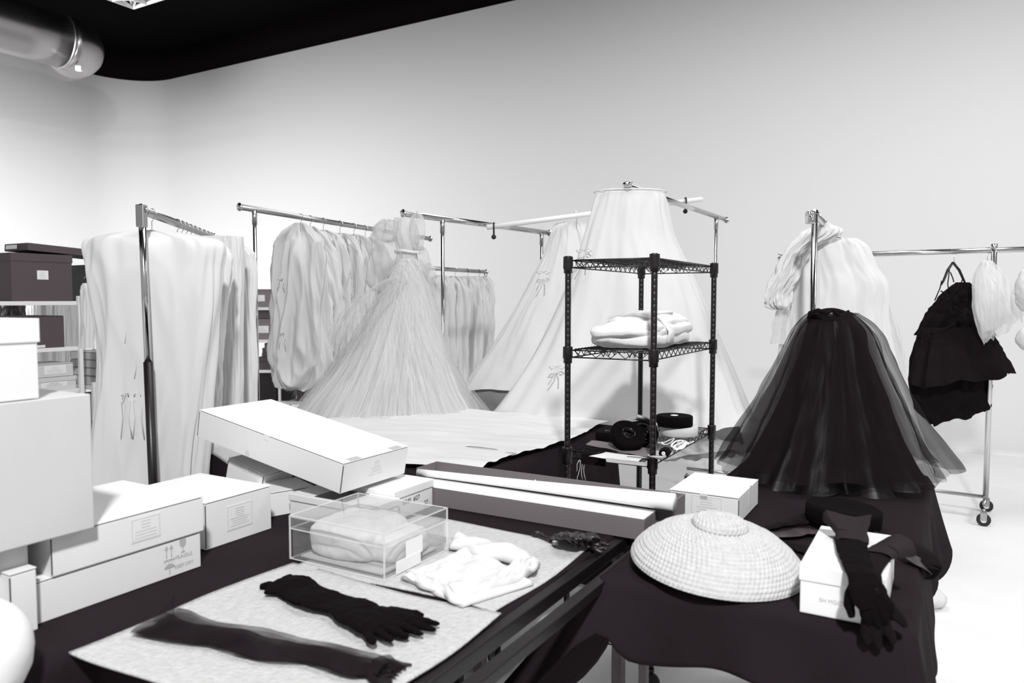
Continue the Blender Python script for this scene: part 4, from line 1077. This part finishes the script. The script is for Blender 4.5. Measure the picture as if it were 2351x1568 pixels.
# white gown on rail 6
wg = thing('white_gown', 'white long gown with gathered shoulder hanging behind the black skirt', 'gown', P(1920, 1000, 4.7))
soft([(1845, 1962, 548), (1830, 1985, 565), (1825, 2005, 610), (1815, 2034, 655), (1808, 2030, 720), (1800, 2040, 800), (1795, 2060, 880), (1790, 2090, 980), (1785, 2100, 1060)], 4.55, .35, seg=220, nrow=80, folds=((9, .05), (15, .03), (4, .03)), seed=24, wr=.02, start=.4, power=.8).build('gown_body', 'muslin_bright', wg, True)
soft([(1880, 1902, 512), (1845, 1925, 535), (1812, 1860, 575), (1790, 1835, 620), (1766, 1815, 665), (1762, 1812, 700), (1785, 1805, 712)], 4.45, .55, seg=120, nrow=50, folds=((7, .08), (5, .06)), seed=25, wr=.04, wrs=9, start=.6).build('puffed_sleeve', 'muslin_bright', wg, True)
soft([(1786, 1812, 700), (1776, 1806, 740), (1770, 1800, 790)], 4.5, .4, seg=60, nrow=20, folds=((9, .08),), seed=26, wr=.01, close=False).build('tulle_trim', 'tulle_white', wg, True)
soft([(2010, 2040, 700), (2025, 2065, 780), (2035, 2080, 860), (2040, 2095, 950)], 4.7, .6, seg=80, nrow=30, folds=((9, .06),), seed=27, wr=.02, close=False).build('sheer_panel', 'tulle_white', wg, True)
hook(r6a.lerp(r6b, .3), parent=wg, h=.1)

# black tulle skirt on table B
bs = thing('tulle_skirt', 'full black tulle skirt with ribbon waistband standing on the right table', 'skirt', Vector((1.25, 2.93, TZ)))
YB = 2.93
core = [(1868, 1952, 722), (1852, 1978, 760), (1832, 1998, 830), (1805, 2022, 910), (1770, 2048, 990), (1735, 2072, 1060), (1705, 2100, 1105)]
soft(core, YB, .80, seg=400, nrow=60, wob=.5, folds=((11, .10), (7, .07), (19, .03)), seed=5, wr=.012, hem=.010, hemk=5, start=.3, dY=-.02).build('skirt_core', 'tulle_black_core', bs, True)
mid = [(1862, 1960, 720), (1835, 2000, 765), (1800, 2030, 840), (1765, 2065, 920), (1725, 2100, 1000), (1682, 2135, 1070)]
soft(mid, YB, .78, seg=360, nrow=50, wob=.4, folds=((9, .08), (14, .04)), seed=8, wr=.015, hem=.012, start=.3, close=False).build('middle_layer', 'tulle_black', bs, True)
outer = [(1858, 1965, 718), (1822, 2012, 758), (1778, 2045, 840), (1738, 2085, 920), (1690, 2125, 1000), (1648, 2172, 1070)]
soft(outer, YB, .78, seg=360, nrow=50, wob=.4, folds=((7, .07), (12, .045)), seed=11, wr=.012, hem=.014, start=.3, close=False).build('outer_layer', 'tulle_black', bs, True)
mb = MB(); pts = [P(1908+45*math.cos(a), 722-7*math.sin(a)+3*math.sin(3*a), YB+.07*math.sin(a)) for a in [2*PI*k/36 for k in range(36)]]
mb.tube(pts, .012, 8, flat=.8, closed=True)
pts = [P(1893+22*math.cos(a), 716+9*math.sin(a), YB-.08) for a in [PI*k/12 for k in range(-1, 14)]]; 
mb.tube([P(1858, 732, YB-.06), P(1860, 718, YB-.07), P(1878, 712, YB-.08), P(1896, 720, YB-.08), P(1912, 712, YB-.08), P(1930, 728, YB-.07), P(1948, 716, YB-.05)], .009, 8, flat=.7)
mb.build('waistband', 'black_fabric', bs, True)

# black dress on rail 7
def on7(px):
    k = (px-1175.5)/FPX; k /= 1.0
    a, b = r7a, r7b; f = (k*a.y-a.x)/((b.x-a.x)-k*(b.y-a.y)); return a.lerp(b, f)
q7 = on7(2186); YD = q7.y
bd = thing('black_dress', 'tiered black dress on a dark hanger at the right rail', 'dress', P(2190, 970, YD))
soft([(2200, 2224, 648), (2160, 2234, 676), (2136, 2244, 705), (2120, 2262, 730), (2106, 2278, 770)], YD, .35, seg=160, nrow=36, folds=((5, .05), (11, .03)), seed=41, wr=.03).build('bodice', 'black_fabric', bd, True)
soft([(2118, 2268, 752), (2106, 2284, 790), (2096, 2304, 830), (2090, 2320, 872)], YD-.06, .36, seg=200, nrow=36, folds=((9, .06), (15, .05)), seed=42, dY=-.16, wr=.02, hem=.015, tiltx=.05, start=.3).build('ruffle_tier', 'black_fabric', bd, True)
soft([(2110, 2262, 770), (2092, 2268, 830), (2086, 2272, 890), (2105, 2275, 930), (2135, 2268, 958)], YD-.10, .26, seg=180, nrow=36, folds=((7, .04), (11, .03)), seed=43, wr=.03, hem=.012, tiltx=.055).build('under_skirt', 'black_fabric', bd, True)
mb = MB()
mb.tube([P(2188, 602, YD), P(2176, 620, YD), P(2166, 645, YD), P(2160, 655, YD)], [.012, .014, .012, .008], 10, flat=.6)
mb.tube([P(2188, 602, YD), P(2202, 620, YD), P(2212, 642, YD), P(2216, 650, YD)], [.012, .014, .012, .008], 10, flat=.6)
mb.build('hanger', 'black_metal', bd, True)
mb = MB()
mb.tube([P(2162, 645, YD-.01), P(2158, 662, YD-.03), P(2146, 690, YD-.04)], .004, 6); mb.tube([P(2180, 620, YD-.01), P(2176, 650, YD-.04), P(2178, 672, YD-.05)], .004, 6)
mb.tube([P(2182, 625, YD-.01), P(2188, 640, YD-.02), P(2190, 648, YD-.02)], .004, 6); mb.tube([P(2210, 640, YD-.01), P(2205, 655, YD-.04)], .004, 6)
mb.tube([P(2160, 668, YD-.12), P(2180, 680, YD-.13), P(2160, 690, YD-.12)], .005, 6); mb.build('strap', 'black_fabric', bd, True)
mb = MB(); rnd = random.Random(9)
for k in range(14): mb.ellip(P(rnd.uniform(2195, 2215), rnd.uniform(675, 740), YD-.16), (.02, .012, .022), Matrix.Rotation(rnd.uniform(0, 3), 3, 'Y'), 8)
mb.build('bow', 'black_fabric', bd, True)
MB().tube([P(2105, 770, YD-.17), P(2140, 762, YD-.19), P(2175, 752, YD-.2), P(2190, 742, YD-.2)], .006, 8).build('waist_seam', 'black_fabric', bd, True)
hook(q7, parent=bd, h=.11)
# white tulle on rail 7
q8 = on7(2262)
wt = thing('tulle_petticoat', 'short white tulle petticoat hanging right of the black dress', 'petticoat', P(2280, 765, q8.y))
soft([(2254, 2276, 598), (2236, 2298, 628), (2234, 2322, 672), (2242, 2342, 718), (2258, 2346, 758)], q8.y-.16, .32, seg=160, nrow=34, folds=((9, .05), (15, .03)), wob=.4, seed=51, wr=.01, hem=.02, tiltx=.09).build('net_layer', 'tulle_white', wt, True)
soft([(2256, 2272, 600), (2242, 2290, 630), (2242, 2308, 668), (2250, 2326, 720), (2262, 2332, 745)], q8.y-.16, .32, seg=120, nrow=30, folds=((7, .05),), seed=52, wr=.02, tiltx=.05).build('lining', 'muslin_bright', wt, True)
hook(q8, parent=wt, h=.08)
c = P(2350, 660, 5.1); mb = MB(); mb.ellip(c+Vector((.03, 0, 0)), (.075, .08, .13), n=24); mb.ellip(c+Vector((.06, .03, -.08)), (.08, .08, .09), n=24)
mb.tube([c+Vector((.06, 0, .02)), c+Vector((.1, 0, .22)), Vector((c.x+.1, c.y, r7b.z-.02))], [.03, .01, .004], 10)
tag(mb.build('puffed_bodice', 'muslin_bright', smooth=True, disp=(.08, .03), remesh=.008), 'white puffed garment cut by the right edge, upper one', 'garment')
c = P(2352, 778, 5.1); mb = MB(); mb.ellip(c+Vector((.03, 0, 0)), (.075, .08, .085), n=24); mb.ellip(c+Vector((.09, 0, .04)), (.06, .06, .09), n=24)
tag(mb.build('puffed_sleeve', 'muslin_bright', smooth=True, disp=(.08, .02), remesh=.008), 'white puffed sleeve end at the right edge, below the other', 'garment')

# white bag on the floor at right
p = G(2140, 1400, 0); mb = MB(); rnd = random.Random(3)
for (dx, dy, rx, ry, rz, z) in ((0, .06, .10, .10, .055, .05), (-.04, .16, .08, .09, .06, .09), (.04, .10, .06, .08, .05, .04), (-.05, .22, .06, .06, .05, .12)):
    mb.ellip(p+Vector((dx, dy, z)), (rx, ry, rz), n=20)
tag(mb.build('cloth_bag', 'muslin_bright', smooth=True, remesh=.008, disp=(.07, .03)), 'crumpled white cloth bag on the floor beyond the right table', 'bag')
# white drop cloth on the floor below the skirts
a, b, c2, d = G(1280, 1220, .004), G(1640, 1120, .004), G(1640, 1060, .004), G(1330, 1050, .004)
def dc_(u, v): p = a.lerp(b, u).lerp(d.lerp(c2, u), v); return Vector((p.x, p.y, .008+.03*abs(noise.noise(p*2.2))+.012*abs(noise.noise(p*7))))
tag(MB().grid(50, 50, dc_).build('drop_cloth', 'sheet', smooth=True, thick=.002), 'rumpled white cloth on the floor below the wire rack', 'cloth')

# ------------------------------------------------------------------ shelving at left
def shelf_unit(label, s0, s1, t0, t1, zs, zt, mt='white_metal'):
    t = thing('shelving_unit', label, 'shelving', F((s0+s1)/2, (t0+t1)/2)); m = FR((s0+s1)/2, (t0+t1)/2); w, d = t1-t0, s1-s0
    for a in (-1, 1):
        for b in (-1, 1): MB(m).box(a*w/2-.013, a*w/2+.013, b*d/2-.013, b*d/2+.013, 0, zt, .001).build('upright', mt, t)
    for z in zs: MB(m).box(-w/2+.008, w/2-.008, -d/2+.008, d/2-.008, z-.028, z, .002).build('shelf_board', mt, t)
    return t
ZL = [1.592, 1.268, .968, .62, .2]
shelf_unit('white metal shelving unit at far left with grey archive boxes', 1.75, 3.13, 5.39, 5.85, ZL, 1.63)
shelf_unit('white metal shelving unit behind the left bags, next to the first', 3.22, 4.5, 5.39, 5.85, [.968, .675, .25], 1.0)
def sbox(label, s0, s1, t0, t1, z, h, mt, lidmat=None, style='lid', lid=.03, lab=None, face='R', name='archive_box', **k):
    M4, w, d = FB(s0, s1, t0, t1, z+.001); c = carton(name, label, M4, w, d, h, mt=mt, style=style, lid=lid, lidmat=lidmat, **k)
    if lab: paper_label(M4, face, w+(.0085 if style == 'lid' and lab[1] > h-lid else 0), d, lab[1], lab[0], lab[2], lab[3], c, seed=int(s0*100), framed=False, ink='ink_pale' if len(lab) < 5 else lab[4])
    return c
sbox('tall dark grey archive box on top of the left shelving', 2.70, 3.105, 5.42, 5.80, 1.592, .325, 'box_dark', lid=.055, lab=(-.0, .18, .075, .062))
sbox('dark grey archive box on the second shelf at left', 2.35, 3.03, 5.41, 5.78, 1.268, .222, 'box_dark', lid=.04, lab=(.18, .012, .055, .018), style='mailer')
M4 = FR(3.08, 5.56, 1.925) @ Matrix.Rotation(math.radians(-3), 4, 'X')
c = carton('archive_box', 'flat dark box lying across the tall archive box', M4, .30, .55, .05, mt='box_dark', style='plain', lid=.04, cat='box')
MB(M4).box(-.12, .02, -.281, -.2795, .012, .04).build('paper_label', 'paper', c)
sbox('black archive box half hidden behind the tall grey one', 3.3, 3.75, 5.42, 5.80, 1.592-.0, .27, 'photo_dark', lid=.05)
sbox('white labelled carton stacked on the lower white carton, left shelving', 2.84, 3.09, 5.42, 5.70, 1.061, .092, 'board_cool', style='mailer', lab=(.0, .05, .15, .06))
sbox('lower white lidded box with typed lines on the left shelving', 2.80, 3.11, 5.42, 5.72, .968, .090, 'board_cool', lab=(-.0, .04, .18, .035, 'ink'))
sbox('small white carton half hidden on the third shelf at left', 2.45, 2.78, 5.42, 5.72, .968, .085, 'board_cool', style='mailer')
sbox('upper small white carton half hidden on the third shelf at left', 2.42, 2.74, 5.43, 5.70, 1.055, .085, 'board_cool', style='mailer')
for i, z in enumerate((.969, 1.04, 1.10, 1.16)):
    sbox(['lowest', 'second lowest', 'third', 'topmost'][i]+' pale carton of the stack behind the hanging cover', 3.26, 3.7, 5.42, 5.75, z, .066 if i == 0 else .056, 'board_cool', style='mailer')
c = sbox('brown-grey shipping carton with printed arrow on the middle low shelf', 3.26, 3.62, 5.41, 5.75, .675, .215, 'box_mid', style='mailer')
M4, w_, d_ = FB(3.26, 3.62, 5.41, 5.75, .676); m4 = face_m(M4, 'R', w_, d_, .1, -.02)
mb = MB(m4); mb.box(-.004, .004, 0, .06, 0, .001); mb.add([(-.018, .05, .0008), (.018, .05, .0008), (0, .08, .0008)], [(0, 1, 2)]); mb.box(-.035, .035, -.018, -.008, 0, .001); mb.box(-.035, .035, -.035, -.026, 0, .001); mb.build('arrow_mark', 'ink', c)
text('LE', .05, face_m(M4, 'R', w_, d_, .015, -.15), 'ink', c)
sbox('white lidded box beside the arrow carton on the low shelf', 3.66, 3.9, 5.40, 5.6, .675, .11, 'board_cool', lab=(0, .04, .1, .05, 'ink'))
sbox('grey carton on the bottom shelf behind the left bags', 3.27, 3.8, 5.41, 5.75, .25, .2, 'box_mid', style='mailer')
# big black case behind
M4 = FR(2.5, 4.75, 0); carton('flight_case', 'dark grey trunk on the floor left of the cream bags', M4, .8, 1.4, .76, mt='box_dark', style='lid', lid=.08, cat='trunk')
# small white cover hanging on the shelf end
hc = thing('dust_cover', 'small white dust cover hanging at the end of the left shelving', 'cover', P(200, 800, 5.0))
soft([(193, 206, 650), (187, 214, 660), (185, 217, 680), (187, 216, 740), (186, 216, 800)], 5.0, .5, seg=60, nrow=30, folds=((5, .04),), seed=61, wr=.01).build('cover_cloth', 'muslin', hc, True)
hook(P(200, 642, 5.0), parent=hc, h=.05)
# far rail with pale garments behind the left shelving
ra = P(-60, 640, 7.4); rb_ = P(215, 640, 8.6); rb_.z = ra.z = 1.8
rail('silver garment rail seen through the left shelving', ra, rb_, (.02, .98))
for i, px in enumerate((70, 98, 126, 152, 172)):
    f = (px+60)/275; rp = ra.lerp(rb_, f)
    rows = [(px-5, px+5, 668), (px-18, px+18, 678), (px-20, px+20, 700), (px-20, px+20, 800), (px-20, px+20, 900), (px-20, px+20, 960)]
    bag(['leftmost', 'second', 'third', 'fourth', 'rightmost'][i]+' pale garment hanging behind the left shelving', rows, rp.y, rp, 70+i, mt='muslin_old', dr=.5, wr=.02, folds=((5, .1), (9, .06)))
rp = ra.lerp(rb_, .25); bag('black shiny garment hanging behind the left shelving', [(5, 12, 668), (-10, 40, 680), (-20, 52, 705), (-20, 56, 760)], rp.y-.4, rp, 80, mt='black_satin', dr=.5)

# shelving seen between the bags
def place_far(px, Y): return P(px, 700, Y)
f0 = P(575, 700, 7.9); st = lambda v: (v.dot(A_), v.dot(B_))
s_, t_ = st(f0)
fz = [1.525, 1.185, .865, .53]
far = thing('shelving_unit', 'white shelving seen through the gap between the two groups of bags', 'shelving', Vector((f0.x, f0.y, 0)))
x0, x1 = P(540, 700, 7.9).x, P(700, 700, 7.9).x
for z in fz: MB().box(x0, x1-(.25 if z > 1 else 0), 7.9, 8.3, z-.03, z, .002).build('shelf_board', 'white_metal', far)
for x in (x0, P(638, 700, 7.9).x, x1-.02):
    for y in (7.91, 8.28): MB().box(x-.012, x+.012, y-.012, y+.012, 0, 1.53 if x < x1-.1 else .56, .001).build('upright', 'white_metal', far)
def fbox(label, pxl, pxr, ptop, z, mt, lab=False, dy=0, style='lid'):
    a = P(pxl, ptop, 7.93+dy); b = P(pxr, ptop, 7.93+dy); h = a.z-z
    M4 = Matrix.Translation(((a.x+b.x)/2, 7.93+dy+.15, z+.001)); c = carton('archive_box', label, M4, b.x-a.x, .3, h, mt=mt, style=style, lid=.02, cat='box')
    if lab: paper_label(M4, 'F', b.x-a.x, .3, h*.5, 0, min(.16, (b.x-a.x)*.6), h*.35, c, seed=int(pxl), framed=False)
fbox('light grey labelled archive box on the far shelving top', 560, 620, 664, 1.525, 'box_mid', True)
fbox('dark archive box beside the light one on the far shelving top', 622.5, 640, 651, 1.525, 'box_dark', dy=.02)
fbox('grey archive box with wide label on the far second shelf', 566, 632, 733, 1.185, 'box_mid', True)
a = P(566, 706, 7.93)
fbox('dark box stacked on the wide-label archive box', 566, 632, 708, P(566, 732, 7.93).z, 'box_dark', dy=.0, style='plain')
zz = .865
for i, (l, tp) in enumerate(((590, 831), (590, 820), (601, 810), (602, 799), (607, 788))):
    zt = P(600, tp, 7.93).z; fbox(['lowest', 'second', 'middle', 'fourth', 'topmost'][i]+' dark flat box of the stepped stack on the far shelving', l, 636, tp, zz, 'box_dark', style='plain'); zz = zt+.002
fbox('black case on the lowest far shelf between the bags', 556, 634, 853, .53, 'photo_dark', style='plain')
M4 = Matrix.Translation((P(652, 900, 8.0).x, 8.1, .531)) @ Matrix.Rotation(.35, 4, 'Y')
carton('archive_box', 'black case leaning on the low far shelf', M4, .12, .25, .26, mt='photo_dark', style='plain', lid=.03)
fbox('dark box right on the low far shelf beside the gown', 681, 699, 893, .53, 'box_dark', style='plain')
